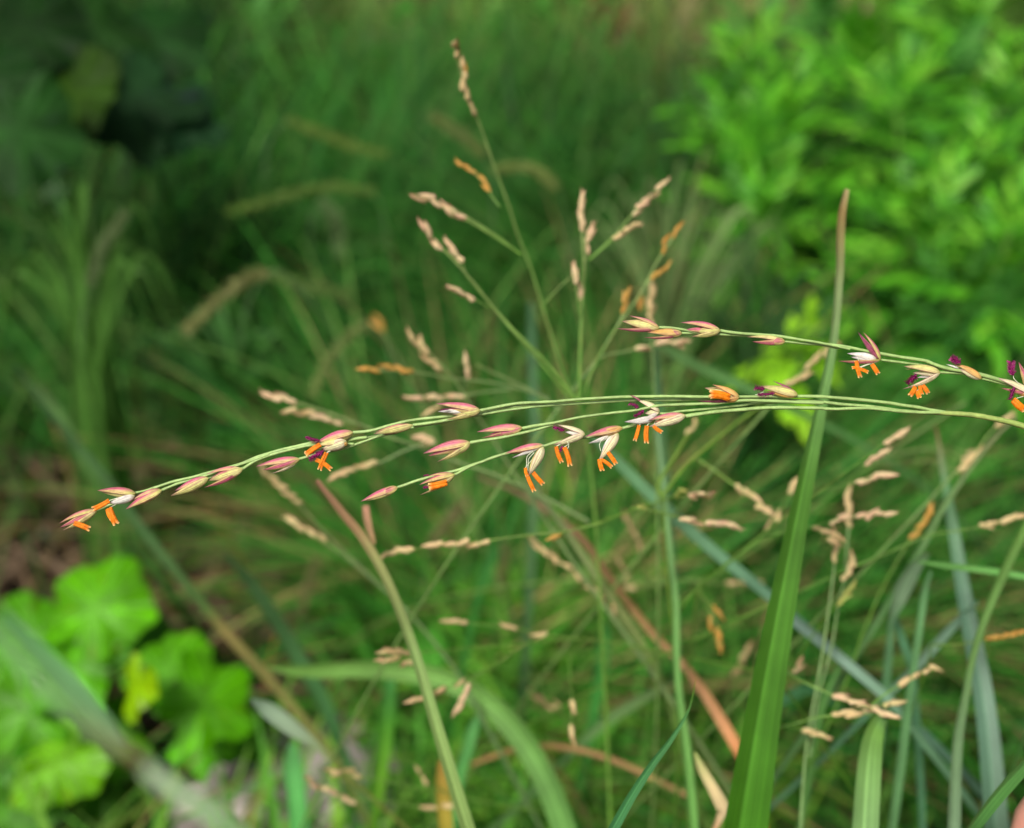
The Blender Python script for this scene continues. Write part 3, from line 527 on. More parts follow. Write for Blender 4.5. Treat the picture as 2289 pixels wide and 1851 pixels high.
STEMC = ((118, 142, 82), (130, 158, 92))
def panicle(name, label, group, branches, spikes, cat='seed head', ground=None, fwd=.05, stemcol=((112, 144, 78), (136, 160, 92)), slen=.0025):
    """branches: (frame, [(x,y)...] base->tip, d0, d1, w0, w1 px in photo); spikes: (frame, [(x,y)...], colour, scale)"""
    paths = []
    for b in branches:
        fr, pts, d0, d1, w0, w1 = b; n = len(pts)
        p = [P(fr, q[0], q[1], d0 + (d1 - d0) * i / (n - 1)) for i, q in enumerate(pts)]
        paths.append((crs(p, 6), d0, d1, w0, w1))
    root0 = paths[0][0][0]
    g = to_ground(root0, fwd, T=nrm(paths[0][0][0] - paths[0][0][4])); gp = g[-1].copy(); gp[2] = 0
    root = empty(name, gp); tag(root, label, cat, group)
    st = crs(g[::-1] + [root0, paths[0][0][min(3, len(paths[0][0]) - 1)]], 4)
    mb = MB(); w = paths[0][3] * pxs(paths[0][1]) / 2
    tube(mb, st, np.linspace(w * 1.25, w, len(st)), lin(stemcol[0]), 6)
    mb.build('stalk', M_STEM, root)
    for (p, d0, d1, w0, w1) in paths:
        mb = MB(); n = len(p); w = np.linspace(w0 * pxs(d0), w1 * pxs(d1), n) / 2 * .85
        tube(mb, p, w, ramp(n, [(0, stemcol[0]), (1, stemcol[1])]), 6, wob=.04); mb.build('branch', M_STEM, root)
    for fr, pts, cs, sc in spikes:
        for (x, y) in pts:
            best = None
            X, Y = px(fr, x, y)
            for (p, d0, d1, w0, w1) in paths:
                rel = p - CPOS; dep = rel @ FWD; sx = 1144.5 + (rel @ RGT) / dep * 1144.5 / TH; sy = 925.5 - (rel @ UPV) / dep * 1144.5 / TH
                dd = (sx - X) ** 2 + (sy - Y) ** 2; i = int(dd.argmin())
                if best is None or dd[i] < best[0]: best = (dd[i], p, i, dep[i], sx[i], sy[i])
            dd, p, i, dep, bx, by = best
            tdir = p[min(i + 2, len(p) - 1)] - p[max(i - 2, 0)]; tdir = tdir / np.linalg.norm(tdir)
            off = (X - bx) * RGT + (by - Y) * UPV; off = off * pxs(dep)
            dirv = nrm(tdir + (.25 * nrm(off) if dd > 9 else 0) + RNG.normal(0, .2, 3))
            ln = slen * sc * RNG.uniform(.88, 1.15); c = p[i] + off; base = c - dirv * ln * .5
            me = SPK[cs][RNG.integers(3)]
            inst('spikelet', me, base, quat_x_to(dirv, RNG.uniform(0, 6.28)), (ln, ln * RNG.uniform(.85, 1.15), ln), root)
            if dd > 16 * 1:
                j = max(i - 4, 0); mb = MB(); mid = (p[j] + base) / 2 + (p[i] - p[j]) * .2
                pp = crs([p[j], mid, base + dirv * ln * .05], 4); tube(mb, pp, pxs(dep) * 1.1, lin(stemcol[1]), 5); mb.build('pedicel', M_STEM, root)
    return root

# ------------------------------------------------------------------ upright panicle behind
D2 = .172
panicle('seed_panicle', 'tall branching panicle with pink and orange seeds rising behind the flowering stem', 'seed panicles of the grass', [
  ('F', [(1262, 1330), (1252, 1150), (1240, 1000), (1226, 900), (1212, 846), (1180, 780), (1140, 650), (1112, 560), (1085, 490), (1066, 430), (1040, 360), (1016, 290), (996, 235), (978, 190), (960, 130), (952, 88)], .2, D2, 8, 4),
  ('E2', [(1030, 1365), (950, 1310), (850, 1245), (760, 1190), (670, 1140), (560, 1085), (470, 1030), (400, 1016)], D2, D2 - .004, 8, 5),
  ('E2', [(1035, 1372), (930, 1285), (840, 1222), (700, 1135), (620, 1080)], D2, D2 - .003, 5, 3),
  ('F', [(1212, 846), (1150, 765), (1075, 690), (1005, 610), (960, 555), (912, 505), (890, 475)], D2 + .002, D2 - .006, 9, 4),
  ('F', [(1196, 838), (1120, 745), (1062, 680), (1000, 600), (950, 545)], D2 + .002, D2 - .004, 6, 3),
  ('E2', [(860, 1690), (800, 1660), (740, 1625), (680, 1590), (620, 1560)], D2 - .003, D2 - .006, 4, 3),
  ('F', [(1214, 850), (1216, 760), (1218, 690), (1222, 600), (1225, 560), (1221, 500), (1219, 420)], D2 + .004, D2, 10, 5),
  ('E2', [(1385, 1730), (1370, 1600), (1362, 1480)], D2 + .001, D2, 5, 3),
  ('E2', [(1440, 1400), (1530, 1315), (1610, 1235), (1680, 1150), (1760, 1055), (1840, 985), (1910, 915)], D2, D2 + .004, 6, 3),
  ('E2', [(1150, 1685), (1200, 1630), (1260, 1565), (1330, 1500)], D2, D2 + .002, 4, 3),
  ('E2', [(1460, 1385), (1600, 1265), (1680, 1210), (1740, 1190)], D2, D2 + .003, 4, 3),
  ('F', [(1222, 850), (1240, 780), (1290, 690), (1340, 620), (1380, 545), (1410, 500)], D2 + .006, D2 + .004, 7, 4),
  ('E2', [(905, 1080), (860, 1020), (810, 940), (740, 870), (660, 815)], D2, D2 + .002, 4, 3)],
 [('E2', [(640, 95), (650, 140), (682, 205), (692, 270), (684, 330), (706, 390), (722, 440), (745, 500)], 'tan', 1.),
  ('E2', [(655, 160), (700, 240), (690, 360)], 'orange', .7),
  ('E2', [(415, 1025), (460, 1020), (512, 1055), (585, 1085), (620, 1100), (655, 1130)], 'blush', 1.05),
  ('E2', [(440, 1185), (475, 1215), (505, 1285), (530, 1300), (592, 1290), (612, 1325), (645, 1375)], 'blush', 1.05),
  ('E2', [(622, 1570), (660, 1590), (710, 1615)], 'blush', .95),
  ('E2', [(1398, 1025), (1400, 1065), (1396, 1110), (1392, 1150), (1394, 1190), (1455, 1210), (1455, 1245), (1432, 1320), (1350, 1450), (1365, 1490), (1385, 1550), (1392, 1590)], 'blush', 1.05),
  ('E2', [(1905, 925), (1870, 950), (1830, 1010), (1795, 1035), (1765, 1070), (1730, 1110)], 'blush', .95),
  ('E2', [(1735, 1190), (1690, 1205), (1650, 1235), (1620, 1260)], 'tan', .95),
  ('E2', [(1985, 1195), (1960, 1235), (1905, 1270), (1895, 1320), (1915, 1430), (1880, 1460), (1830, 1490), (1675, 1590), (1650, 1620), (1655, 1680)], 'orange', .85),
  ('E2', [(655, 812), (690, 830), (725, 860), (790, 905), (815, 935), (820, 965)], 'orange', .85)],
 fwd=.03, stemcol=((104, 150, 60), (138, 160, 96)))
# left hand spreading panicle (nearer, more blurred seeds)
panicle('seed_panicle', 'spreading panicle of pale pink seeds reaching left behind the long flower branches', 'seed panicles of the grass', [
  ('E3', [(2000, 1700), (1800, 1420), (1640, 1180), (1560, 1060), (1440, 880), (1340, 720), (1260, 600), (1180, 470), (1120, 380), (1040, 300), (960, 220), (900, 165)], .2, .185, 9, 5),
  ('E3', [(1850, 1160), (1650, 1050), (1500, 975), (1350, 910), (1200, 860), (1050, 800), (900, 745), (780, 705), (640, 645), (500, 590), (380, 550), (280, 520), (120, 480)], .19, .18, 10, 4),
  ('E3', [(980, 740), (850, 790), (750, 840), (650, 870), (560, 900), (470, 940)], .183, .18, 6, 4),
  ('E3', [(1640, 500), (1480, 450), (1340, 420), (1220, 405), (1100, 395), (980, 370), (850, 355), (640, 345)], .187, .18, 6, 3),
  ('E3', [(1440, 455), (1300, 468), (1160, 488), (1020, 500), (890, 500)], .185, .18, 5, 3),
  ('E3', [(1700, 560), (1560, 470), (1420, 400), (1330, 360), (1250, 320)], .19, .187, 7, 4),
  ('E3', [(1195, 440), (1198, 380), (1200, 290)], .186, .184, 5, 3)],
 [('E3', [(900, 165), (920, 195), (955, 205), (975, 235), (985, 290), (1010, 300), (1030, 325)], 'buff', 1.1),
  ('E3', [(130, 478), (170, 500), (205, 485), (245, 510)], 'blush', 1.1), ('E3', [(250, 570), (300, 580), (345, 575)], 'tan', 1.1), ('E3', [(400, 600), (440, 610), (500, 630)], 'blush', 1.1),
  ('E3', [(480, 930), (520, 905), (570, 885), (640, 865), (680, 850)], 'buff', 1.05),
  ('E3', [(650, 345), (700, 350), (760, 330), (800, 345), (850, 345), (880, 360)], 'orange', 1.0),
  ('E3', [(890, 500), (930, 500), (990, 500), (1030, 495), (1110, 490), (1150, 490)], 'blush', 1.05), ('E3', [(990, 580), (1030, 560)], 'tan', 1.0),
  ('E3', [(1195, 290), (1205, 340), (1210, 370)], 'blush', 1.0), ('E3', [(940, 705), (970, 715), (985, 740)], 'blush', 1.05)],
 fwd=.06, stemcol=((120, 146, 92), (128, 150, 88)))
panicle('seed_panicle', 'pair of slanting buff seed branches left of the brown tipped stalk', 'seed panicles of the grass', [
  ('Q3', [(1990, 1240), (1900, 1080), (1740, 880), (1600, 740), (1450, 600), (1350, 500), (1260, 400), (1180, 310), (1080, 220)], .215, .195, 10, 4),
  ('Q3', [(1700, 830), (1540, 690), (1430, 600), (1330, 530), (1190, 440)], .205, .2, 6, 3)],
 [('Q3', [(1095, 240), (1130, 270), (1165, 310), (1200, 345), (1235, 375)], 'tan', 1.2), ('Q3', [(1205, 450), (1240, 475), (1290, 500), (1330, 520)], 'buff', 1.2)], stemcol=((108, 142, 88), (140, 150, 96)))
panicle('seed_panicle', 'level panicle branch of pinkish seeds arching behind the hanging anthers', 'seed panicles of the grass', [
  ('Q4', [(700, 1100), (672, 850), (650, 600), (636, 372)], .19, .178, 8, 6),
  ('Q4', [(634, 372), (700, 352), (780, 346), (860, 345)], .178, .165, 5, 4), ('Q4', [(636, 374), (540, 398), (450, 435), (330, 475), (210, 505), (60, 520)], .178, .166, 5, 4),
  ('E5', [(1350, 45), (1150, 92), (940, 112), (720, 140), (500, 160), (320, 195), (160, 235)], .165, .17, 5, 3),
  ('Q4', [(500, 400), (600, 415), (700, 438), (800, 458), (880, 470), (950, 480)], .165, .165, 4, 3),
  ('Q4', [(640, 370), (620, 300), (680, 200), (740, 100), (790, 30)], .18, .19, 10, 6), ('Q4', [(630, 360), (720, 240), (820, 150), (940, 50), (1040, -20)], .18, .19, 9, 7),
  ('Q4', [(770, 190), (860, 250), (940, 310), (1010, 350), (1050, 400), (1085, 425)], .185, .18, 8, 4)],
 [('Q4', [(840, 345), (810, 343), (775, 345), (760, 355)], 'blush', 1.05), ('Q4', [(720, 330), (700, 345)], 'green', .9), ('E5', [(180, 225), (220, 210), (280, 190), (300, 185), (430, 165), (460, 160), (530, 158), (600, 155), (660, 165), (710, 155)], 'buff', 1.05), ('E5', [(1085, 125), (1110, 118)], 'orange', .9),
  ('Q4', [(740, 448), (770, 460), (850, 465), (885, 470), (920, 475), (945, 482)], 'blush', 1.1), ('Q4', [(960, 325), (1000, 345), (1030, 365), (1060, 400), (1078, 418)], 'buff', 1.05), ('Q4', [(540, 395), (550, 400)], 'green', .7), ('Q4', [(770, 40), (755, 75)], 'tan', 1.)],
 stemcol=((104, 140, 50), (112, 144, 58)), fwd=.1)
panicle('seed_panicle', 'thin panicle with pink seeds on level branches right of the pale stalk', 'seed panicles of the grass', [
  ('E5', [(1480, 700), (1290, 668), (1150, 655), (1020, 640), (900, 610), (760, 592), (640, 580), (500, 570)], .19, .185, 5, 3),
  ('E5', [(1300, 665), (1100, 672), (900, 692), (700, 705), (500, 725), (360, 735), (250, 740)], .19, .175, 4, 3),
  ('E5', [(1050, 665), (930, 700), (800, 790), (680, 850), (560, 905), (450, 960), (340, 1000)], .185, .175, 4, 3),
  ('E5', [(720, 840), (660, 880), (620, 950), (590, 1020)], .178, .176, 3, 3),
  ('E5', [(1290, 670), (1190, 740), (1180, 900), (1200, 1040)], .19, .18, 4, 3)],
 [('E5', [(510, 570), (550, 568), (590, 575), (830, 590), (870, 600), (995, 645), (1020, 650)], 'buff', 1.0), ('E5', [(180, 735), (215, 725), (255, 725), (290, 735), (325, 735), (160, 775), (200, 780), (240, 770), (290, 800), (320, 790)], 'buff', 1.0),
  ('E5', [(330, 995), (370, 985), (405, 975), (480, 940), (590, 900)], 'buff', .95), ('E5', [(625, 945), (605, 990), (590, 1030), (570, 1050)], 'blush', 1.), ('E5', [(1198, 1030), (1190, 1160), (1195, 1200)], 'buff', 1.)],
 stemcol=((96, 134, 52), (110, 146, 64)), fwd=.12)
panicle('seed_panicle', 'arching panicle with several pink seed clusters in front of the right hand grass', 'seed panicles of the grass', [
  ('Q4', [(690, 1000), (690, 900), (720, 810), (800, 720), (900, 640), (1000, 555), (1120, 460), (1240, 375), (1340, 300), (1440, 220), (1540, 150), (1650, 75)], .19, .17, 8, 3),
  ('Q4', [(1210, 395), (1280, 345), (1360, 315), (1450, 292), (1520, 275), (1600, 268)], .175, .17, 4, 3),
  ('Q4', [(960, 590), (1060, 530), (1180, 495), (1290, 470), (1400, 440), (1500, 428), (1600, 428)], .178, .17, 4, 3),
  ('Q4', [(880, 650), (1000, 560), (1080, 480), (1150, 370), (1205, 280)], .185, .19, 7, 4),
  ('Q4', [(1180, 495), (1260, 490), (1320, 500), (1380, 520)], .176, .174, 3, 3)],
 [('Q4', [(1640, 85), (1610, 100), (1585, 120), (1565, 165), (1530, 190), (1505, 205)], 'blush', 1.), ('Q4', [(1585, 265), (1555, 262), (1530, 270), (1490, 285), (1470, 292)], 'blush', 1.),
  ('Q4', [(1590, 425), (1550, 425), (1510, 425), (1470, 432), (1400, 440), (1360, 455)], 'blush', 1.), ('Q4', [(1290, 490), (1320, 500), (1350, 515), (1375, 525), (1355, 545)], 'buff', .95), ('Q4', [(1195, 290), (1180, 320), (1080, 470), (1120, 430)], 'tan', 1.15)],
 stemcol=((92, 136, 50), (100, 146, 60)), fwd=.1)
panicle('seed_panicle', 'upright twin pale stalks with buff seeds right of the long sharp blade', 'seed panicles of the grass', [
  ('Q4', [(1210, 1770), (1225, 1500), (1250, 1300), (1290, 1080), (1325, 850), (1345, 700), (1355, 600), (1358, 520)], .172, .178, 9, 4),
  ('Q4', [(1250, 1440), (1285, 1200), (1340, 980), (1370, 800), (1395, 700), (1430, 610)], .175, .182, 6, 3),
  ('Q4', [(1395, 700), (1405, 560), (1410, 440), (1412, 330)], .185, .19, 6, 4)],
 [('Q4', [(1355, 510), (1350, 540), (1362, 570), (1350, 600)], 'buff', 1.), ('Q4', [(1412, 330), (1405, 370), (1415, 410), (1405, 450)], 'tan', 1.15), ('Q4', [(1425, 610), (1415, 650), (1405, 680)], 'buff', 1.15)], stemcol=((124, 162, 98), (132, 160, 100)))
panicle('seed_panicle', 'low panicle of cream and pink seeds over the wide light green blade', 'seed panicles of the grass', [
  ('Q4', [(1040, 1010), (1160, 1090), (1260, 1145), (1370, 1190), (1460, 1220), (1530, 1245), (1600, 1265)], .17, .162, 6, 4),
  ('Q4', [(1000, 1340), (1150, 1310), (1280, 1275), (1400, 1262), (1520, 1262)], .17, .166, 5, 3),
  ('Q4', [(1500, 1230), (1560, 1180), (1640, 1130), (1710, 1090), (1790, 1072)], .166, .17, 5, 3),
  ('Q4', [(1150, 1315), (1220, 1325), (1310, 1350)], .17, .17, 3, 3), ('Q4', [(1510, 1235), (1560, 1215), (1630, 1215)], .166, .166, 3, 3)],
 [('Q4', [(1385, 1190), (1410, 1200), (1450, 1210), (1475, 1225), (1510, 1235), (1540, 1250), (1575, 1262), (1595, 1268)], 'blush', 1.05), ('Q4', [(1375, 1262), (1410, 1250), (1440, 1262)], 'tan', 1.05), ('Q4', [(1780, 1072), (1740, 1080), (1700, 1095), (1650, 1125)], 'tan', 1.), ('Q4', [(1250, 1330), (1280, 1345), (1315, 1355)], 'buff', .95), ('Q4', [(1580, 1215), (1620, 1213)], 'buff', 1.)],
 stemcol=((112, 160, 66), (118, 158, 72)), fwd=.08)
panicle('seed_panicle', 'tall thin panicle with a yellow green tuft leaning right among the grass', 'seed panicles of the grass', [
  ('Q4', [(1130, 1736), (1150, 1500), (1180, 1200), (1150, 1130), (1230, 980), (1300, 880), (1370, 800), (1430, 720)][2:], .18, .175, 5, 3),
  ('Q4', [(1250, 1480), (1400, 1130), (1480, 900), (1560, 720), (1640, 580), (1700, 480), (1760, 400)], .19, .19, 8, 4)],
 [('Q4', [(1435, 720), (1420, 735), (1405, 750), (1400, 775), (1385, 790)], 'green', .8), ('Q4', [(1755, 405), (1740, 430), (1720, 470), (1690, 510)], 'orange', 1.), ('Q4', [(1210, 1040), (1205, 1070)], 'blush', .9)], stemcol=((84, 132, 40), (100, 136, 44)))
panicle('seed_panicle', 'panicle branch of tan seeds entering from the right edge', 'seed panicles of the grass', [
  ('Q4', [(1640, 560), (1760, 512), (1860, 498), (1950, 482), (2040, 460), (2150, 430)], .18, .175, 5, 3)],
 [('Q4', [(1990, 478), (2020, 462), (2080, 445), (2110, 440), (2140, 435)], 'buff', 1.05)], stemcol=((100, 140, 56), (110, 146, 64)), fwd=.1)
panicle('seed_panicle', 'short spray of orange seeds at the right edge below the wide green blade', 'seed panicles of the grass', [
  ('Q4', [(1760, 975), (1880, 968), (1980, 950), (2070, 935), (2160, 910)], .18, .178, 4, 3)], [('Q4', [(2010, 945), (2040, 940), (2080, 930), (2110, 925), (2140, 918)], 'orange', .9)], stemcol=((92, 130, 44), (120, 128, 44)), fwd=.1)
panicle('seed_panicle', 'drooping tuft of small orange seeds in the centre of the lower grass', 'seed panicles of the grass', [
  ('Q4', [(780, 740), (820, 800), (850, 860), (868, 920), (878, 990)], .19, .188, 4, 3), ('Q4', [(800, 770), (850, 810), (885, 850)], .19, .188, 3, 2)],
 [('Q4', [(855, 825), (880, 850), (832, 880), (838, 900), (862, 925), (875, 945), (870, 975), (880, 990)], 'orange', .8)], stemcol=((110, 144, 60), (120, 140, 64)), fwd=.1)
panicle('seed_panicle', 'low panicle of pink seeds above the grey stone', 'seed panicles of the grass', [
  ('Q3', [(1800, 1580), (1660, 1550), (1540, 1525), (1440, 1505), (1350, 1500)], .2, .19, 4, 3), ('Q3', [(1700, 1640), (1560, 1620), (1450, 1610), (1360, 1565), (1280, 1530)], .2, .19, 4, 3), ('Q3', [(1900, 1600), (1800, 1560), (1740, 1490)], .2, .195, 4, 3)],
 [('Q3', [(1375, 1495), (1400, 1510), (1450, 1495), (1480, 1515)], 'buff', 1.), ('Q3', [(1285, 1530), (1310, 1560), (1350, 1570), (1380, 1580), (1430, 1605), (1455, 1625)], 'blush', 1.), ('Q3', [(1740, 1490), (1765, 1530)], 'buff', 1.), ('Q3', [(1770, 1650), (1800, 1650), (1860, 1645)], 'buff', 1.)], stemcol=((104, 146, 60), (112, 150, 70)), fwd=.1)
panicle('seed_panicle', 'slanting branch of clasped pink brown seeds left of the brown dried leaf', 'seed panicles of the grass', [
  ('Q4', [(600, 1080), (520, 950), (450, 860), (370, 770), (290, 690), (200, 620), (80, 530)], .205, .2, 9, 5)], [('Q4', [(100, 545), (140, 575), (180, 605), (230, 640), (280, 685), (340, 740), (390, 790), (430, 830)], 'tan', 1.2)], stemcol=((112, 140, 74), (136, 140, 92)), fwd=.1)
for lab, br, sp, cs in [
  ('curved head of pale buff seeds right of the brown dried leaf', [(560, 700), (545, 620), (530, 560), (500, 490), (470, 420)], [(480, 430), (500, 470), (520, 510), (540, 550), (545, 590)], 'tan'),
  ('upright tan seed spike in the lower middle beside the pale blade', [(900, 1250), (930, 1130), (960, 1050), (1000, 970)], [(1000, 975), (985, 1010), (970, 1040), (955, 1065), (940, 1085)], 'tan'),
  ('pale green seed spike left of the needle tipped blade', [(330, 1700), (300, 1620), (250, 1560), (200, 1490)], [(205, 1495), (225, 1530), (250, 1560), (275, 1590)], 'green'),
  ('small pink brown seed spike behind the dark gap in the lower middle', [(250, 1330), (220, 1260), (160, 1220), (110, 1180), (80, 1150)], [(85, 1160), (110, 1190), (140, 1210), (170, 1235), (195, 1220)], 'buff'),
  ('faded tan seed spike high between the silvery leaf and the twin stalks', [(1230, 420), (1400, 300), (1500, 220), (1900, -40)], [(1900, 230), (1920, 200), (1940, 175)], 'tan'),
  ('pink tipped seed spike standing above the brown dried leaf', [(800, 700), (470, 720), (470, 660), (450, 600)], [(455, 620), (470, 650), (480, 690), (490, 730)], 'tan'),
  ('small brown seed spike in the shade below the orange anthers', [(600, 300), (560, 250), (540, 210), (520, 160)], [(525, 170), (540, 200), (555, 225)], 'buff'),
  ('pink flushed seeds on a straw crossing behind the long sharp blade', [(700, 705), (850, 712), (950, 715), (1040, 710)], [(930, 715), (990, 710), (1030, 708)], 'buff')]:
    panicle('seed_spike', lab, 'small seed spikes in the grass', [('Q4', br, .235, .225, 7, 4)], [('Q4', sp, cs, 1.25)], fwd=.08, cat='seed head', stemcol=((104, 140, 66), (128, 144, 84)))
panicle('seed_spike', 'pink and buff seeds on an arching stem under the left end of the upper branch', 'small seed spikes in the grass', [('Q2', [(300, 1580), (380, 1490), (480, 1468), (600, 1440), (720, 1425)], .18, .18, 6, 4)], [('Q2', [(560, 1450), (640, 1425), (665, 1430), (700, 1440), (720, 1425)], 'blush', 1.1)], fwd=.08)
panicle('seed_spike', 'upright tan seeds behind the tip of the upper flower branch', 'small seed spikes in the grass', [('Q2', [(600, 1600), (594, 1450), (590, 1340), (590, 1190)], .19, .19, 6, 4)], [('Q2', [(590, 1195), (596, 1225), (585, 1260), (592, 1300), (588, 1330)], 'tan', 1.2), ('Q2', [(550, 1250), (540, 1270)], 'orange', .9)], fwd=.08)
panicle('seed_spike', 'slanting buff seeds crossing the long sharp blade above the stems', 'small seed spikes in the grass', [('Q2', [(1060, 1720), (1150, 1620), (1220, 1555), (1290, 1490), (1360, 1440)], .19, .185, 7, 4)], [('Q2', [(1350, 1445), (1330, 1465), (1285, 1485), (1255, 1515), (1240, 1565), (1205, 1575), (1180, 1595)], 'buff', 1.15)], fwd=.08)
panicle('seed_spike', 'thin green spike of tan seeds above the right end of the main stem', 'small seed spikes in the grass', [('Q4', [(1700, 420), (1850, 260), (1930, 180), (2000, 90), (2090, 0)], .19, .185, 6, 4)], [('Q4', [(1945, 170), (1925, 200), (1905, 225), (2080, 20), (2050, 45)], 'tan', 1.2)], fwd=.08)

# ------------------------------------------------------------------ foxtails
def foxtail(label, fr, pts, w, d, col, stalk=None, bristle=.9):
    """pts base->tip of the fuzzy head; w width in photo px of that frame"""
    p = crs([P(fr, q[0], q[1], d) for q in pts], 8); wr = w * FR[fr][2] * pxs(d) / 2
    s = [P(fr, q[0], q[1], d) for q in stalk] if stalk else []
    g = to_ground(s[0] if s else p[0], .03); gp = g[-1].copy(); gp[2] = 0
    root = empty('foxtail', gp); tag(root, label, 'foxtail', 'foxtail heads in the background')
    st = crs([g[-1], g[6], g[4], g[2]] + s + [p[0], p[3]], 6); mb = MB(); tube(mb, st, .00028, lin((58, 92, 40)), 5); mb.build('stalk', M_STEM, root)
    mb = MB(); n = len(p); rr = wr * .26 * np.clip(np.sin(np.linspace(.35, 3.0, n)), .1, 1); tube(mb, p, rr, lin(col) * .45, 8); mb.build('spike_core', M_HUSK, root)
    T = tangents(p); M = int(900); i = RNG.integers(0, n, M); th = RNG.uniform(0, 6.28, M)
    A = nrm(np.cross(T, NCAM)); B = np.cross(A, T)
    out = A[i] * np.cos(th)[:, None] + B[i] * np.sin(th)[:, None]; base = p[i] + out * rr[i][:, None] * .8 + T[i] * (RNG.uniform(-.5, .5, M) * np.linalg.norm(p[1] - p[0]))[:, None]
    dirv = nrm(out * 1.0 + T[i] * .8); ln = wr * RNG.uniform(.5, 1.5, M) * bristle; side = nrm(np.cross(dirv, RNG.normal(0, 1, (M, 3)))) * (wr * .06)
    V = np.stack([base - side, base + side, base + dirv * ln[:, None] + side * .1, base + dirv * ln[:, None] - side * .1], 1)
    f = np.arange(M * 4).reshape(M, 4); mb = MB(); cc = np.repeat(lin(col) * RNG.uniform(.4, 1.25, M)[:, None], 4, 0); mb.add(V.reshape(-1, 3), f, cc, np.tile([[0, 0], [0, 1], [1, 1], [1, 0]], (M, 1)))
    o = mb.build('bristles', M_HUSK, root); o['kind'] = 'stuff'
    return root
FX = (142, 148, 92)
foxtail('ribbed drooping foxtail head slanting down left in the dark left grass', 'Q1', [(1120, 1135), (1040, 1160), (940, 1230), (850, 1310), (780, 1375)], 74, .31, (146, 152, 92), [(1440, 1700), (1400, 1400), (1200, 1160)])
foxtail('faint green foxtail head pointing right from the top of the drooping one', 'Q1', [(1130, 1140), (1230, 1180), (1340, 1210), (1450, 1225)], 70, .36, (104, 138, 66), [(1000, 1500), (1040, 1250)])
foxtail('long level foxtail head in the upper left grass', 'Q1', [(1560, 800), (1400, 780), (1260, 800), (1120, 840), (960, 880)], 62, .40, (116, 150, 62), [(1620, 1100), (1600, 900)])
foxtail('foxtail head leaning down right above the level one', 'Q1', [(1200, 500), (1330, 550), (1450, 600), (1600, 640)], 60, .42, (118, 148, 60), [(1100, 800), (1120, 600)])
foxtail('short foxtail head slanting behind the tall seed panicle', 'Q1', [(2020, 650), (1960, 590), (1880, 530), (1810, 490)], 60, .36, (134, 152, 84), [(2060, 1000), (2050, 760)])
foxtail('pale arched foxtail head right of the tall seed panicle', 'E2', [(1260, 980), (1180, 900), (1080, 845), (980, 840), (880, 860)], 80, .36, (150, 168, 92), [(1330, 1500), (1310, 1200)])
foxtail('bent foxtail head hanging above the left seed panicle', 'Q1', [(1540, 1350), (1460, 1400), (1390, 1480), (1340, 1560), (1310, 1640)], 66, .29, (134, 156, 86), [(1640, 1700), (1620, 1450)])
foxtail('ribbed foxtail head standing behind the level pinkish seed branch', 'E3', [(1000, 1290), (1060, 1210), (1120, 1130), (1210, 1050)], 80, .33, (142, 138, 92), [(960, 1600), (980, 1400)])
foxtail('upright ribbed foxtail head in the brown gap of the lower middle', 'E5', [(790, 420), (810, 330), (830, 240), (830, 160)], 60, .33, (128, 124, 78), [(780, 700), (785, 560)])
foxtail('faint hanging foxtail head below the long level one', 'Q1', [(1340, 830), (1390, 900), (1410, 960), (1415, 1060)], 70, .42, (110, 142, 86), [(1300, 1100), (1300, 900)])
foxtail('soft grey green foxtail head leaning in the left edge tuft', 'Q1', [(370, 1190), (410, 1080), (450, 990), (520, 900)], 66, .33, (122, 146, 94), [(340, 1500), (350, 1300)])
foxtail('faded foxtail head standing in the dry ground under the long flower branch', 'E3', [(330, 1650), (340, 1540), (370, 1450), (400, 1360)], 70, .34, (134, 136, 84), [(330, 1900), (330, 1740)])

# small orange seed tuft on the bent foxtail's left neighbour
panicle('seed_spike', 'small orange bloom blurred above the bent foxtail head', 'small seed spikes in the grass', [('Q1', [(1660, 1500), (1620, 1420), (1590, 1360), (1570, 1320)], .3, .3, 5, 4)], [('Q1', [(1575, 1330), (1590, 1345), (1560, 1350), (1580, 1365)], 'orange', 1.5)], fwd=.03)

# ------------------------------------------------------------------ feathery weeds (right)
def frond_mesh(seed, cols, pairs=4, lobe=.34, wd=.085):
    rs = np.random.default_rng(seed); mb = MB()
    def lobe_strip(b, dirv, L, W, c):
        n = 6; s = np.linspace(0, 1, n); side = nrm(np.cross(dirv, [0, 0, 1.])); up = np.cross(side, dirv)
        pos = b + s[:, None] * L * dirv - (.22 * L * s[:, None] ** 2) * np.array([0, 0, 1.])
        w = W * np.sin(math.pi * np.clip(s * .93 + .04, 0, 1)) ** .7
        V = np.stack([pos - side * w[:, None] / 2 + up * w[:, None] * .12, pos, pos + side * w[:, None] / 2 + up * w[:, None] * .12], 1)
        mb.grid(V, lin(c) * rs.uniform(.85, 1.15))
    for i in range(pairs):
        u = .25 + .6 * i / pairs; b = np.array([u, 0, -.22 * u * u]); L = lobe * (1 - .35 * abs(u - .5) * 2) * rs.uniform(.85, 1.15)
        for sg in (-1, 1):
            a = R(rs.uniform(32, 52)) * sg; lobe_strip(b, nrm(np.array([math.cos(a), math.sin(a), rs.uniform(-.1, .15)])), L, wd, cols[rs.integers(len(cols))])
            if rs.random() < .6: a2 = a + R(22) * sg; lobe_strip(b + .3 * L * np.array([math.cos(a), math.sin(a), 0]), nrm(np.array([math.cos(a2), math.sin(a2), 0.])), L * .55, wd * .7, cols[rs.integers(len(cols))])
    b = np.array([.8, 0, -.22 * .64]); lobe_strip(b, nrm(np.array([1, 0, -.3])), lobe * 1.05, wd * 1.15, cols[0])
    s = np.linspace(0, 1, 7); mid = np.stack([s * .85, 0 * s, -.22 * (s * .85) ** 2], 1); tube(mb, mid, np.linspace(.016, .008, 7), lin(cols[0]), 5)
    return mb.mesh('leaf', M_WEED)
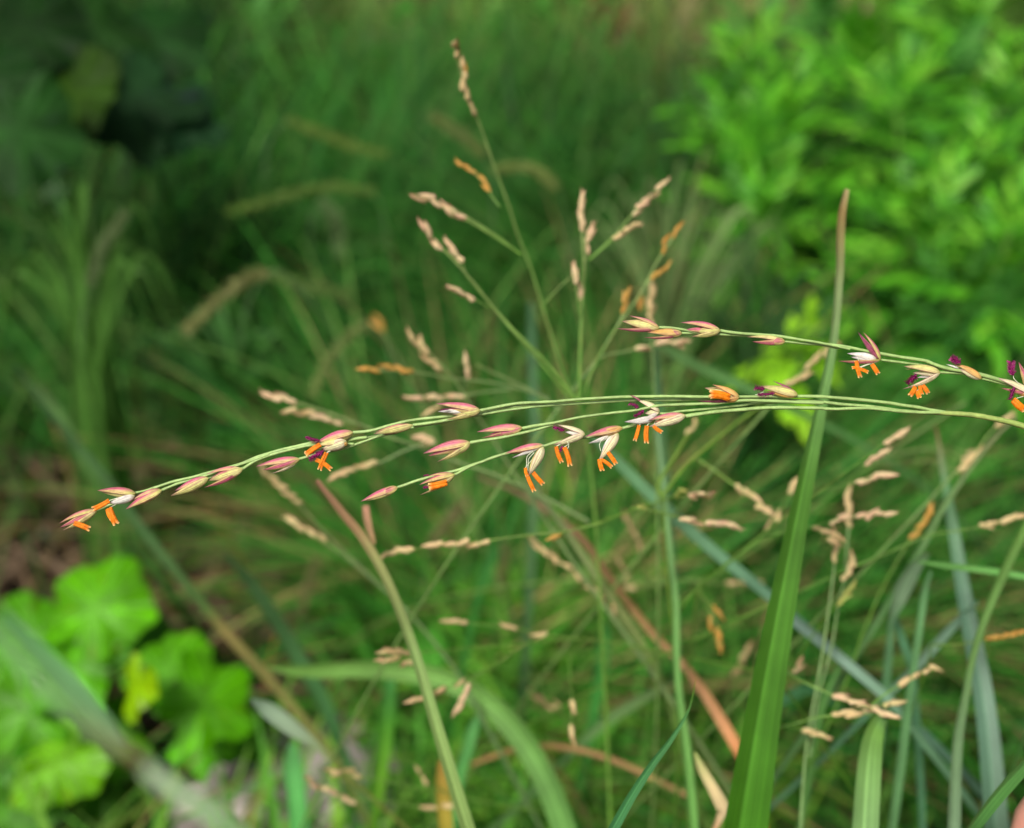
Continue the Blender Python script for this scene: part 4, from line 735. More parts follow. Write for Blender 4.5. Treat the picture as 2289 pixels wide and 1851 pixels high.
FR_BRIGHT = [frond_mesh(i, [(96, 176, 40), (74, 150, 34), (122, 192, 56), (60, 128, 32)], pairs=3, lobe=.44, wd=.125) for i in range(3)]
FR_MID = [frond_mesh(i + 9, [(76, 146, 56), (66, 132, 48), (92, 156, 70)], wd=.10) for i in range(3)]
FR_LIME = [frond_mesh(i + 20, [(150, 206, 44), (132, 192, 36)], wd=.17, lobe=.42) for i in range(2)]
FR_DARK = [frond_mesh(i + 30, [(52, 96, 44), (44, 84, 38)], wd=.12) for i in range(2)]
def feathery(label, fr, x, y, d, meshes, nleaf=26, L=.03, spread=1.0, height=None, group='feathery leaved weeds on the right'):
    top = P(fr, x, y, d); lean = RNG.normal(0, .02, 2); gp = np.array([top[0] + lean[0], top[1] + .02 + lean[1], 0.0])
    root = empty('feathery_weed', gp); tag(root, label, 'weed', group)
    st = crs([gp, (gp * .55 + top * .45) + np.array([0, .004, 0]), top], 8); mb = MB(); tube(mb, st, np.linspace(.0016, .0008, len(st)), ramp(len(st), [(0, (110, 104, 70)), (1, (112, 160, 70))]), 6); mb.build('stem', M_STEM, root)
    lo = max(.12, 1 - (.012 if meshes is FR_LIME else .07) / max(top[2], .02))
    for i in range(nleaf):
        s = i / (nleaf - 1); hgt = lo + (1 - lo) * s ** .8; p = st[int(hgt * (len(st) - 1))] ; az = i * 2.4 + RNG.normal(0, .3)
        el = -.5 + 1.75 * s ** 1.6 + RNG.normal(0, .22); dv = np.array([math.cos(az) * math.cos(el), math.sin(az) * math.cos(el), math.sin(el)])
        l = L * (1.15 - .55 * s) * RNG.uniform(.8, 1.2)
        q = Vector((dv[0], dv[1], dv[2])).to_track_quat('X', 'Z')
        inst('leaf', meshes[RNG.integers(len(meshes))], p, q, l, root)
    return root
WEEDS = [
 ('feathery weed in the top right corner', 2060, 40, .62, 'B'), ('feathery weed just left of the top right corner', 1900, 60, .66, 'B'), ('pale feathery weed at the top edge right of centre', 1730, 30, .74, 'M'),
 ('feathery weed with drooping tips in the middle of the right side', 1640, 240, .56, 'B'), ('bright feathery weed against the right edge below the corner', 2120, 190, .50, 'B'), ('feathery weed standing between the right edge and the sharp blade tip', 1880, 230, .55, 'B'),
 ('feathery weed hanging left over the dark gap', 1540, 290, .58, 'B'), ('leafy feathery weed right of the sharp blade tip', 1990, 330, .48, 'M'), ('low feathery weed behind the sharp blade tip', 1770, 300, .60, 'M'),
 ('near feathery weed leaning in from the right edge', 2120, 480, .40, 'B'), ('feathery weed above the end of the upper flower branch', 1960, 470, .43, 'B'), ('feathery weed low on the right above the flower spikelets', 2020, 600, .42, 'M'),
 ('small feathery weed hanging down left of the sharp blade tip', 1575, 370, .54, 'B'), ('second small feathery weed hanging left of the sharp blade tip', 1610, 440, .50, 'B'), ('upright feathery shoot in the middle of the upper right clump', 1800, 140, .58, 'B'), ('feathery shoot close to the right edge above the near weed', 2080, 330, .46, 'B'), ('feathery shoot between the near weed and the sharp blade tip', 1930, 400, .47, 'B'), ('lone feathery shoot at the top left of the right hand clump', 1570, 150, .64, 'B'),
 ('feathery weed in the second row of the top right corner', 1990, 150, .60, 'M'), ('tall feathery weed at the very top of the right side', 1850, -60, .72, 'B'), ('feathery weed at the top edge beside the corner', 2010, -60, .78, 'B'), ('feathery weed at the top edge above the sharp blade tip', 1600, 70, .7, 'M'), ('dusky feathery weed low at the right edge', 2130, 660, .41, 'M')]
for lab, x, y, d, k in WEEDS:
    ms = dict(B=FR_BRIGHT, M=FR_MID, D2=FR_MID)[k]
    feathery(lab, 'F', x, y, d, ms, nleaf=30, L=.047 if d > .5 else .035)
feathery('lime green young weed glowing behind the upper flower branch', 'F', 1700, 690, .36, FR_LIME, nleaf=16, L=.016, group='feathery leaved weeds on the right')
feathery('dim feathery weed in the shade of the left edge', 'F', 120, 470, .52, FR_DARK, nleaf=20, L=.03, group='dark weeds on the left')
feathery('dim feathery weed at the top edge left of centre', 'F', 560, 30, .8, FR_MID, nleaf=20, L=.04, group='dark weeds on the left')

# ------------------------------------------------------------------ broad leaved plants
def lobed_leaf(seed, lobes=3, depth=.18, n=96):
    rs = np.random.default_rng(seed); mb = MB(); th = np.linspace(0, 2 * math.pi, n, endpoint=False); rings = 6
    r = 1 - depth * (.5 + .5 * np.cos(th * lobes + math.pi)) ** 1 + .03 * np.sin(th * 11 + rs.uniform(0, 6)); r *= 1 - .35 * np.exp(-((th - math.pi) / .28) ** 2)
    V = np.zeros((rings, n, 3)); 
    for k in range(rings):
        s = (k + .02) / (rings - 1); x = r * np.cos(th) * s; y = r * np.sin(th) * s * .92
        z = -.16 * x * np.abs(x) - .22 * y * y + .07 * np.sin(th * lobes * 1.0 + 1) * s * s + .05 * np.sin(th * 10) * s * s - .05 * (np.cos(th * 5) > .96) * s
        V[k] = np.stack([x, y, z], 1)
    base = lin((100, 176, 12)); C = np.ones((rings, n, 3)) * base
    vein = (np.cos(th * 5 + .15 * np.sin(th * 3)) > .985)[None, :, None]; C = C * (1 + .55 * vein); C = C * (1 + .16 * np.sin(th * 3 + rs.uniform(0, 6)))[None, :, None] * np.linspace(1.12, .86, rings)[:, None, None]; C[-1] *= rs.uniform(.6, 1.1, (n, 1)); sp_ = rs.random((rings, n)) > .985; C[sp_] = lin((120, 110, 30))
    V = np.concatenate([V, V[:, :1]], 1); C = np.concatenate([C, C[:, :1]], 1); mb.grid(V, C)
    return mb
def leafy_plant(name, label, group, leaves, basept, stemcol=(90, 140, 50), lt=(1, 1, 1)):
    gp = np.array([basept[0], basept[1], 0.]); root = empty(name, gp); tag(root, label, 'leafy plant', group)
    for k, (fr, x, y, rpx, d, col, az, tiltv) in enumerate(leaves):
        c = P(fr, x, y, d); rad = rpx * FR[fr][2] * pxs(d) * (1.22 if lt[0] > .7 else 1.15); mb0 = lobed_leaf(k * 3 + 1, 3 if k % 2 else 5, .16 + .1 * (k % 3))
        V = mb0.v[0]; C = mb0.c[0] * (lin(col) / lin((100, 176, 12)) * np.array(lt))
        nn = nrm(NCAM * .75 + np.array([0, 0, 1.]) * .6 + np.array(tiltv)); ax = nrm(np.cross(nn, np.cross(nrm(math.cos(az) * RGT + math.sin(az) * UPV), nn))); ay = np.cross(nn, ax)
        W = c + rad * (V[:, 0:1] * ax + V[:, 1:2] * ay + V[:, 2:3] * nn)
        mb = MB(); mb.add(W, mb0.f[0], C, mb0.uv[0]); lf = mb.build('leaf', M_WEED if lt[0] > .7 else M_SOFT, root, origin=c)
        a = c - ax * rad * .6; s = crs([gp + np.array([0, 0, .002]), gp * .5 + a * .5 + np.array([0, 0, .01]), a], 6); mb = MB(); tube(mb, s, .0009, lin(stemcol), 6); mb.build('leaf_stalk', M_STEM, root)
    return root
leafy_plant('lobed_leaf_plant', 'bright lime green plant with lobed leaves in the bottom left corner', 'broad leaved plants', [
 ('F', 205, 1275, 104, .335, (84, 168, 24), 1.2, (0, 0, 0)), ('F', 70, 1330, 90, .34, (72, 150, 24), 2.2, (.1, 0, 0)), ('F', 150, 1400, 100, .33, (78, 162, 20), .4, (-.2, 0, .1)),
 ('F', 355, 1410, 84, .325, (78, 158, 24), 1.0, (.1, .1, 0)), ('F', 430, 1470, 96, .32, (80, 162, 16), -.6, (.3, 0, 0)), ('F', 285, 1440, 66, .30, (124, 178, 14), -1.9, (-.9, 0, -.2)),
 ('F', 60, 1490, 90, .33, (74, 150, 22), 3.0, (.2, 0, -.1)), ('F', 120, 1600, 96, .325, (98, 172, 16), -2.2, (0, .2, 0)), ('F', 420, 1560, 66, .335, (78, 164, 18), -1.5, (.1, 0, 0)),
 ('F', 270, 1330, 70, .36, (60, 128, 22), .2, (.2, 0, 0)), ('F', 500, 1540, 60, .35, (60, 132, 24), -.9, (.4, 0, 0)), ('F', 230, 1560, 90, .345, (74, 142, 20), -2.6, (-.2, 0, 0)), ('F', 10, 1600, 90, .34, (66, 140, 22), 2.9, (.3, .1, 0)), ('F', 120, 1500, 80, .35, (56, 122, 20), 1.9, (-.3, 0, 0)),
 ('F', 210, 1680, 80, .35, (64, 134, 28), -1.2, (0, 0, 0)), ('F', 40, 1720, 80, .33, (66, 138, 30), 2.6, (0, 0, 0)), ('F', 340, 1660, 80, .37, (48, 104, 40), -.4, (0, 0, 0)), ('F', 10, 1400, 80, .345, (70, 146, 26), 2.5, (0, 0, 0))],
 G('F', 200, 1560), lt=(1.15, 1.02, .2))
leafy_plant('broad_leaf_plant', 'dark plant with large leaves in the top left corner', 'broad leaved plants', [
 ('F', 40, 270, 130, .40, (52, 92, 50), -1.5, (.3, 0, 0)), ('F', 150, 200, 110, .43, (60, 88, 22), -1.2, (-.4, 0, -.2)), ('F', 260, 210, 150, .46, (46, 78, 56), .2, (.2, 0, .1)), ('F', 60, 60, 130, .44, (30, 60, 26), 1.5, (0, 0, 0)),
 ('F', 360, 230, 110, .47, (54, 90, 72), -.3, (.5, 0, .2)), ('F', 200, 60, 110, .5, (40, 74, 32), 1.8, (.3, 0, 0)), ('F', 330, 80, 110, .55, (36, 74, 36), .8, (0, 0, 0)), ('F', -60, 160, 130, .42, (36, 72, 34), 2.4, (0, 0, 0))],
 G('F', 120, 420), stemcol=(50, 80, 40), lt=(.55, .75, .4))  # lt darkens all the leaf colours

# ------------------------------------------------------------------ the flowering stem in focus
rootpt = np.array([.165, .09, 0.0])
HERO = empty('flowering_panicle', rootpt)
tag(HERO, 'sharp flowering grass stem with pink spikelets, purple stigmas and orange anthers across the middle', 'flowering grass')
D0 = FOCUS
SG1, SG2 = (130, 172, 84), (158, 190, 116)
def twig(fr, pts, w0=9, w1=7, dd=0.0, name='branch', c0=SG2, c1=SG2):
    p = crs([P(fr, q[0], q[1], D0 + dd + (q[2] if len(q) > 2 else 0)) for q in pts], 7); n = len(p); k = pxs(D0) / 2
    w = np.linspace(w0 * k, w1 * k, n) * .78 * (1 + .05 * np.sin(np.linspace(0, n * .55, n)))
    mb = MB(); tube(mb, p, w, ramp(n, [(0, c0), (1, c1)]), 12, ribs=.07, wob=.025); mb.build(name, M_STEM, HERO); return p
# culm: from the soil up to where the lower branches gather, off the right edge
def S5(x, y, s=0): a = px('Z5', x, y); return (a[0], a[1], s)
culm_top = P('S', 2620, 1078, D0)
cp = crs([rootpt, rootpt + np.array([.004, .003, .10]), culm_top + np.array([.012, .01, -.05]), culm_top, P('S', 2440, 1003, D0), P('S', 2289, 953, D0), P('Z5', 1900, 1145, D0), P('Z5', 1600, 1090, D0), P('Z5', 1350, 1072, D0), P('Z5', 1130, 1058, D0)], 8)
mb = MB(); n = len(cp); tube(mb, cp, np.concatenate([np.linspace(18, 15, 24), np.linspace(15, 9, n - 24)]) * pxs(D0) / 2, ramp(n, [(0, (120, 150, 70)), (1, (168, 190, 106))]), 12, ribs=.06, wob=.02); mb.build('culm', M_STEM, HERO)
# upper rachis from the same culm
twig('S', [(2620, 1078, 0), (2520, 980, .001), (2400, 910, .001)] + [S5(2147, 800), S5(1950, 735), S5(1700, 662), S5(1500, 622), S5(1300, 585), S5(1180, 545), S5(1090, 510), S5(950, 488), S5(800, 465), S5(600, 430), S5(400, 392), S5(200, 350), S5(0, 328)], 14, 7)
twig('Z4', [(2147, 392), (1990, 358), (1850, 332), (1700, 308), (1500, 276), (1350, 266), (1200, 256), (1100, 245), (1015, 230)], 7, 9)
twig('Z5', [(1800, 700, .0003), (1600, 655, .0003), (1450, 640, .0003), (1250, 634, .0003)], 8, 8)
twig('Z5', [(1420, 625, .0005), (1250, 590, .0005), (1050, 553, .0005), (850, 528, .0005), (620, 500, .0005)], 8, 7)
twig('Z5', [(2220, 850, .0002), (2000, 775, .0002), (1850, 735, .0002), (1700, 700, .0002)], 8, 7)
twig('Z5', [(2300, 880, -.0003), (2250, 868, -.0003), (2190, 855, -.0003)], 8, 7)
twig('Z4', [(2050, 385), (1900, 356), (1750, 343), (1580, 325)], 6, 7, .0004)
twig('Z4', [(1450, 290), (1250, 275), (1000, 262), (800, 254), (680, 252)], 7, 8, .0003)
twig('Z4', [(850, 258), (760, 238), (680, 220), (580, 206), (480, 203)], 6, 8, .0001)
# lower bundle
twig('Z5', [(1300, 1060), (1150, 1035), (1000, 1005), (850, 985), (700, 960), (400, 928), (0, 893)], 9, 9)
twig('Z3', [(2300, 256), (2147, 253), (1850, 254), (1600, 258), (1400, 258), (1200, 257), (1000, 253), (800, 255), (600, 258), (400, 268), (200, 280), (0, 298)], 9, 8)
twig('Z2', [(1899, 321), (1750, 328), (1600, 335), (1500, 346), (1350, 375), (1210, 404)], 8, 9)
twig('Z2', [(1800, 338, .0004), (1500, 372, .0004), (1300, 410, .0006), (1150, 420, .0008), (950, 452, .0005), (800, 468, .0004), (600, 490, .0003), (480, 515, .0002), (380, 540, .0001), (250, 578), (150, 598), (40, 606)], 7, 9)
twig('Z5', [(1280, 1066), (1000, 1052), (800, 1040), (600, 1010), (400, 990), (200, 975), (0, 950)], 9, 9, .0004)
twig('Z3', [(2300, 300), (2147, 292), (1950, 285), (1800, 280), (1600, 274), (1400, 277), (1200, 281), (1000, 284), (800, 287), (600, 290), (400, 303), (200, 315), (0, 328)], 9, 7, .0006)
twig('Z2', [(1899, 350), (1700, 368), (1500, 395), (1300, 425), (1100, 460), (950, 485), (800, 510), (700, 525), (590, 538)], 8, 9, .0005)
twig('Z2', [(1250, 430), (1050, 475), (850, 515), (650, 548), (450, 590), (230, 640), (100, 662), (0, 680)], 6, 7, .0009)
twig('Z3', [(2300, 310), (2100, 305), (1900, 295), (1700, 288), (1550, 294), (1400, 312), (1250, 318), (1050, 325), (900, 332), (800, 350), (700, 372), (600, 385), (500, 395), (300, 420), (150, 445), (0, 480)], 9, 7, -.0005)
twig('Z2', [(1899, 517), (1800, 532), (1700, 548), (1600, 568)], 8, 9, -.0005)
twig('Z2', [(2000, 500), (1900, 530), (1800, 560), (1700, 588), (1550, 622), (1400, 655), (1250, 678), (1120, 700)], 7, 9, -.0003)
twig('Z3', [(2200, 300), (2000, 300), (1850, 305), (1700, 315), (1600, 330), (1450, 345), (1300, 362), (1180, 372), (1060, 384), (980, 400), (890, 400)], 8, 7, .0002)
twig('Z5', [(1250, 1062), (1050, 1062), (850, 1052), (650, 1032), (500, 1018), (300, 1020), (150, 1026), (0, 1022)], 9, 8, -.0002)
twig('Z3', [(2300, 355), (2150, 352), (1950, 350), (1800, 352), (1600, 368), (1400, 384), (1280, 400), (1120, 425)], 9, 11, -.0002)
twig('Z3', [(1180, 415), (1050, 430), (900, 455), (780, 478), (680, 500), (580, 528), (480, 560), (380, 590), (250, 605)], 9, 9, .0006)
twig('Z2', [(2170, 652), (2050, 672), (1900, 700), (1800, 730), (1680, 745), (1550, 775), (1440, 803), (1300, 848), (1220, 880), (1120, 912), (1000, 955), (900, 978), (800, 1000), (700, 1030), (600, 1060), (520, 1090), (450, 1112)], 8, 8, .0006)
twig('Z2', [(1200, 885), (1120, 920), (1050, 955), (1010, 980), (975, 995)], 7, 8, .0003)
twig('Z1', [(2147, 411), (2080, 419), (2010, 433)], 8, 9, .0004)
twig('Z1', [(2350, 378), (2240, 400), (2147, 432), (2060, 462), (1980, 488), (1880, 508), (1790, 530), (1695, 556)], 7, 8, .0006)
twig('Z1', [(2147, 407), (2060, 419), (1950, 429), (1820, 442), (1700, 465), (1600, 488), (1500, 515), (1400, 548), (1300, 590), (1200, 618), (1080, 650), (980, 678), (850, 708), (760, 738), (680, 765), (620, 785), (560, 815), (480, 845), (420, 865), (350, 895)], 8, 8, .0007)
twig('Z1', [(2060, 455), (1930, 450), (1780, 462), (1650, 490), (1500, 530), (1400, 570), (1320, 622)], 7, 9, .0004)
twig('Z1', [(1500, 520), (1380, 565), (1250, 610), (1120, 650), (1000, 690), (900, 715), (840, 738), (780, 764)], 6, 8, .0003)
twig('Z1', [(1330, 610), (1230, 640), (1150, 665), (1090, 682)], 5, 7, .0006)
twig('Z1', [(720, 750), (660, 768), (600, 782)], 5, 7, .0005)

def anther(parent, fr, a, b, w, dd=-.0006):
    """orange two-lobed anther, split at both ends, hanging on a thread"""
    A = P(fr, a[0], a[1], D0 + dd); B = P(fr, b[0], b[1], D0 + dd - .0002); wr = w * FR[fr][2] * pxs(D0); L = np.linalg.norm(B - A); ax = (B - A) / L
    s = nrm(np.cross(ax, NCAM)); mb = MB(); n = 11; u = np.linspace(0, 1, n)
    bend = RNG.uniform(-.06, .06) * L; rot = RNG.uniform(-.5, .5); s = s * math.cos(rot) + np.cross(ax, s) * math.sin(rot)
    for sg in (-1, 1):
        off = sg * wr * (.19 + .13 * (np.abs(u - .45) * 2) ** 4)
        c = A + u[:, None] * (B - A) + off[:, None] * s + (np.sin(math.pi * u) * bend)[:, None] * s
        rad = wr * .33 * np.clip(np.sin(math.pi * np.clip(u * .86 + .09, 0, 1)) ** .35, .3, 1)
        C = ramp(n, [(0, (236, 134, 18)), (.5, (244, 142, 14)), (.86, (238, 134, 16)), (1, (252, 220, 150))]) * RNG.uniform(.88, 1.08)
        tube(mb, c, rad, C, 8)
    mb.build('anther', M_ANTHER, parent)
def filament(parent, fr, pts, dd=-.0004):
    p = crs([P(fr, q[0], q[1], D0 + dd) for q in pts], 6); mb = MB(); tube(mb, p, pxs(D0) * .8, lin((220, 226, 200)), 5); mb.build('filament', M_STIGMA, parent)
def stigma(parent, fr, a, b, w, dd=-.0006, tone=1.0):
    """plumose purple stigma: a core thick with short hairs"""
    A = P(fr, a[0], a[1], D0 + dd); B = P(fr, b[0], b[1], D0 + dd); wr = w * FR[fr][2] * pxs(D0) / 2; mb = MB()
    c = crs([A, (A + B) / 2 + nrm(np.cross(B - A, NCAM)) * wr * RNG.uniform(-.4, .4), B], 6); n = len(c)
    tube(mb, c, wr * .45 * np.clip(np.sin(np.linspace(.5, 2.9, n)), .2, 1), lin((116, 24, 78)) * tone, 7)
    T = tangents(c); K = 170; i = RNG.integers(1, n, K); q = nrm(RNG.normal(0, 1, (K, 3))); q = nrm(q - T[i] * np.sum(q * T[i], 1)[:, None]); dv = nrm(q + T[i] * .5)
    ln = wr * RNG.uniform(.6, 1.15, K); sd = nrm(np.cross(dv, q + .3)) * wr * .13; b0 = c[i] + q * wr * .2
    V = np.stack([b0 - sd, b0 + sd, b0 + dv * ln[:, None] + sd * .5, b0 + dv * ln[:, None] - sd * .5], 1)
    cc = np.repeat(lin((158, 44, 118)) * tone * RNG.uniform(.5, 1.9, K)[:, None], 4, 0); mb.add(V.reshape(-1, 3), np.arange(K * 4).reshape(K, 4), cc, np.tile([[0, 0], [0, 1], [1, 1], [1, 0]], (K, 1)))
    mb.build('stigma', M_STIGMA, parent)
SEED = [0]
def spikelet(fr, base, bracts, anthers=(), stigmas=(), fils=(), dd=0.0):
    b3 = P(fr, base[0], base[1], D0 + dd); sp = empty('spikelet', b3, HERO); k = FR[fr][2] * pxs(D0)
    # swollen joint at the base
    for q in bracts:
        tip, W, roll, cs = q[:4]; bs = q[4] if len(q) > 4 and q[4] else base; dz = q[5] if len(q) > 5 else 0.0
        SEED[0] += 1
        nm = 'glume' if cs in ('pink', 'rose', 'purple') else 'lemma'
        zb = dd + dz * .3 - .0002 * math.cos(R(roll)) + SEED[0] % 3 * .00002
        add_bract(nm, sp, P(fr, bs[0], bs[1], D0 + zb), P(fr, tip[0], tip[1], D0 + dd + dz), W * k * .9, roll, cs, bow=RNG.uniform(.02, .06), seed=SEED[0])
    for a in anthers:
        anther(sp, fr, a[0], a[1], a[2], dd - .0007)
        bx, by = a[0][0] * .45 + base[0] * .55, a[0][1] * .45 + base[1] * .55; filament(sp, fr, [(bx, by), ((bx + a[0][0]) / 2 + 4, (by + a[0][1]) / 2 - 3), a[0]], dd - .0001)
    for a in stigmas: stigma(sp, fr, a[0], a[1], a[2], dd - .0006)
    for a in fils: filament(sp, fr, a, dd - .0005)
    return sp
spikelet('Z1', (350, 895), [((95, 985), 60, 60, 'pink'), ((130, 1000), 60, 0, 'cream', None, .0002), ((120, 1030), 56, -50, 'yellow'), ((100, 1012), 50, -10, 'pink')], [((195, 982), (302, 1022), 36)])
spikelet('Z1', (605, 785), [((350, 765), 70, 45, 'pink'), ((380, 775), 60, -10, 'yellow', None, .0004), ((425, 852), 60, -20, 'white', (600, 800), -.0002), ((440, 840), 46, 20, 'white', (600, 800))], [((430, 832), (318, 890), 34), ((430, 880), (480, 992), 46), ((418, 890), (450, 960), 30)])
spikelet('Z1', (780, 762), [((540, 890), 78, 35, 'pink'), ((575, 835), 66, 70, 'rose'), ((570, 870), 70, -50, 'yellow', None, .0003)])
spikelet('Z1', (1092, 682), [((840, 800), 70, -30, 'yellow'), ((868, 766), 74, 45, 'rose')], dd=-.0003)
spikelet('Z1', (1320, 622), [((1070, 660), 56, 65, 'rose'), ((1090, 700), 74, 0, 'yellow'), ((1062, 746), 60, -50, 'pink'), ((1110, 680), 60, 30, 'pink')], dd=-.0002)
spikelet('Z1', (1700, 556), [((1408, 605), 66, 45, 'rose'), ((1455, 628), 56, -20, 'pink'), ((1508, 652), 44, -65, 'cream'), ((1520, 610), 60, 0, 'yellow', None, .0003)])
spikelet('Z1', (2056, 376), [((1800, 452), 78, 40, 'rose'), ((1830, 462), 70, -30, 'yellow', None, .0002)], stigmas=[((1830, 430), (1752, 405), 42)])
spikelet('Z1', (2012, 436), [((1800, 470), 70, 50, 'yellow'), ((1840, 495), 84, -15, 'cream'), ((1970, 470), 60, -40, 'amber')], [((1838, 458), (1738, 528), 36), ((1880, 512), (1832, 630), 32), ((1808, 560), (1912, 626), 30), ((1790, 500), (1735, 515), 26)], [((1860, 500), (1772, 552), 60)], dd=-.0004)
spikelet('Z2', (592, 538), [((228, 618), 74, -15, 'yellow'), ((240, 605), 60, 60, 'pink'), ((310, 628), 60, -55, 'pink', None, .0002)], dd=-.0002)
spikelet('Z2', (1212, 402), [((805, 340), 100, 45, 'rose'), ((820, 412), 66, 0, 'white', None, .0003), ((900, 488), 80, -45, 'yellow'), ((905, 390), 90, 20, 'pink', None, .0001), ((960, 440), 96, -20, 'yellow')], stigmas=[((925, 388), (850, 398), 26)], dd=-.0003)
spikelet('Z2', (1602, 562), [((1180, 602), 96, 40, 'rose'), ((1228, 655), 64, -45, 'pink'), ((1300, 625), 90, -5, 'rose', None, .0001), ((1330, 670), 60, -70, 'pink')], dd=-.0001)
spikelet('Z2', (1118, 698), [((685, 800), 116, 40, 'rose'), ((735, 822), 90, 0, 'pink', None, .0002), ((815, 876), 84, -50, 'yellow'), ((900, 830), 100, -20, 'yellow')], dd=-.0002)
spikelet('Z2', (450, 1112), [((108, 1244), 84, 40, 'rose'), ((150, 1238), 84, -30, 'yellow'), ((240, 1200), 80, 10, 'pink')])
spikelet('Z2', (978, 994), [((645, 1090), 84, 55, 'pink'), ((655, 1182), 84, -65, 'yellow'), ((680, 1110), 100, 10, 'yellow', None, .0006), ((720, 1010), 60, 70, 'pink')], [((905, 1068), (735, 1105), 62), ((850, 1100), (740, 1125), 44)], [((735, 1108), (690, 1110), 36), ((740, 998), (690, 1002), 26)], dd=-.0002)
spikelet('Z2', (1795, 722), [((1435, 802), 88, 45, 'rose'), ((1508, 838), 50, -30, 'white'), ((1655, 1010), 96, -20, 'cream', (1795, 740), -.0002), ((1650, 1005), 70, 60, 'yellow', (1790, 740)), ((1480, 800), 80, 0, 'pink', None, .0004)], [((1628, 932), (1645, 1010), 30), ((1640, 990), (1712, 1152), 40), ((1700, 975), (1795, 1085), 44)], [], [[(1700, 780), (1645, 830), (1640, 900), (1630, 950)], [(1710, 790), (1660, 850), (1655, 900), (1650, 960)]], dd=-.0001)
spikelet('Z3', (258, 575), [((20, 495), 66, 55, 'cream'), ((90, 560), 70, 20, 'white', None, .0003), ((-12, 668), 80, -30, 'cream'), ((60, 668), 66, -60, 'yellow', None, -.0001)], [((12, 682), (62, 822), 38), ((82, 688), (132, 852), 42)], [((85, 545), (0, 512), 54), ((72, 676), (48, 725), 36)], [[(110, 640), (120, 680), (105, 710)]], dd=-.0003)
spikelet('Z3', (582, 522), [((258, 600), 84, 35, 'rose'), ((300, 590), 80, -20, 'amber', None, .0001), ((288, 656), 54, -40, 'white', (470, 590), .0002), ((372, 812), 90, -10, 'cream', (545, 570), -.0003), ((385, 800), 70, 70, 'white', (500, 580))], [((455, 732), (528, 836), 38), ((385, 790), (410, 892), 42), ((400, 795), (492, 862), 34)], [], [[(430, 600), (385, 660), (395, 720)]], dd=-.0002)
spikelet('Z3', (898, 382), [((700, 282), 84, 50, 'cream'), ((770, 400), 80, 20, 'cream', None, .0003), ((598, 472), 80, -30, 'white', (860, 440)), ((640, 240), 34, 60, 'purple', (740, 300)), ((760, 440), 70, -50, 'white', (880, 400))], [((724, 500), (686, 636), 34), ((790, 505), (788, 656), 42), ((845, 505), (922, 562), 34)], [((722, 350), (648, 312), 44), ((765, 372), (690, 418), 56)], dd=-.0001)
spikelet('Z3', (1122, 418), [((800, 458), 78, 50, 'rose'), ((806, 512), 92, -20, 'cream'), ((860, 470), 84, 15, 'amber', None, .0001)], dd=-.0007)
spikelet('Z3', (1582, 262), [((1350, 152), 78, 50, 'amber'), ((1285, 180), 90, 10, 'yellow', None, .0006), ((1218, 292), 54, -60, 'purple'), ((1330, 170), 40, 70, 'pink'), ((1400, 285), 80, -50, 'amber')], [((1500, 262), (1325, 230), 66), ((1480, 275), (1335, 255), 40)], dd=-.0005)
spikelet('Z3', (2082, 240), [((1868, 120), 50, 60, 'purple'), ((1762, 165), 86, 20, 'yellow'), ((1820, 210), 84, -30, 'amber'), ((1900, 160), 60, 50, 'pink')], [], [((1885, 225), (1745, 232), 50), ((1800, 190), (1722, 178), 50)], [[(1790, 215), (1745, 235), (1718, 240)]], dd=-.0004)
spikelet('Z4', (482, 206), [((220, 100), 66, 60, 'rose'), ((158, 148), 96, 10, 'yellow', None, .0003), ((110, 212), 66, -60, 'rose'), ((240, 195), 84, 0, 'amber', None, .0005)])
spikelet('Z4', (682, 254), [((378, 246), 78, 25, 'amber'), ((350, 290), 54, -55, 'pink'), ((470, 250), 80, -20, 'pink')], dd=-.0001)
spikelet('Z4', (1016, 230), [((668, 160), 86, 50, 'rose'), ((702, 222), 70, 10, 'rose', None, .0002), ((765, 282), 76, -45, 'yellow'), ((780, 230), 90, -10, 'yellow', None, .0001)], dd=-.0001)
spikelet('Z4', (1582, 326), [((1248, 286), 64, 50, 'yellow'), ((1293, 327), 68, -40, 'pink'), ((1380, 320), 74, 0, 'pink')])
spikelet('Z5', (612, 502), [((372, 200), 70, -30, 'purple'), ((430, 205), 80, 40, 'pink', None, -.0001), ((258, 430), 90, 30, 'white', (570, 490)), ((300, 470), 80, -20, 'white', (570, 490)), ((158, 512), 70, -50, 'pink'), ((340, 520), 70, -70, 'cream')], [((355, 510), (398, 690), 46), ((380, 580), (308, 585), 34), ((380, 590), (484, 632), 38), ((520, 545), (590, 652), 50)], [], [[(380, 470), (378, 500), (360, 520)]])
spikelet('Z5', (1252, 634), [((860, 570), 110, 40, 'yellow'), ((960, 640), 96, 10, 'cream', None, .0003), ((850, 812), 96, -50, 'cream'), ((880, 600), 70, 75, 'pink', None, .0001), ((1010, 690), 80, 0, 'white', None, .0005)], [((985, 785), (925, 885), 52), ((1030, 775), (1060, 870), 40), ((1060, 770), (1125, 860), 50), ((1000, 830), (1030, 910), 52)], [((1000, 655), (912, 740), 88)], dd=-.0002)
spikelet('Z5', (1695, 700), [((1405, 540), 94, 30, 'amber'), ((1440, 590), 84, -30, 'cream'), ((1310, 545), 26, 20, 'white', (1450, 590)), ((1350, 515), 24, 20, 'pink', (1460, 580))], [], [((1470, 535), (1375, 475), 74)], dd=-.0001)
spikelet('Z5', (2230, 862), [((2090, 520), 90, -20, 'pink'), ((1855, 690), 96, 30, 'cream'), ((1900, 800), 60, -30, 'pink'), ((2060, 850), 96, -60, 'amber')], [((2030, 925), (2160, 1035), 82)], [((2035, 665), (2010, 525), 80), ((2045, 790), (2002, 915), 74)], [[(2100, 760), (2040, 700), (2035, 660)]], dd=-.0001)

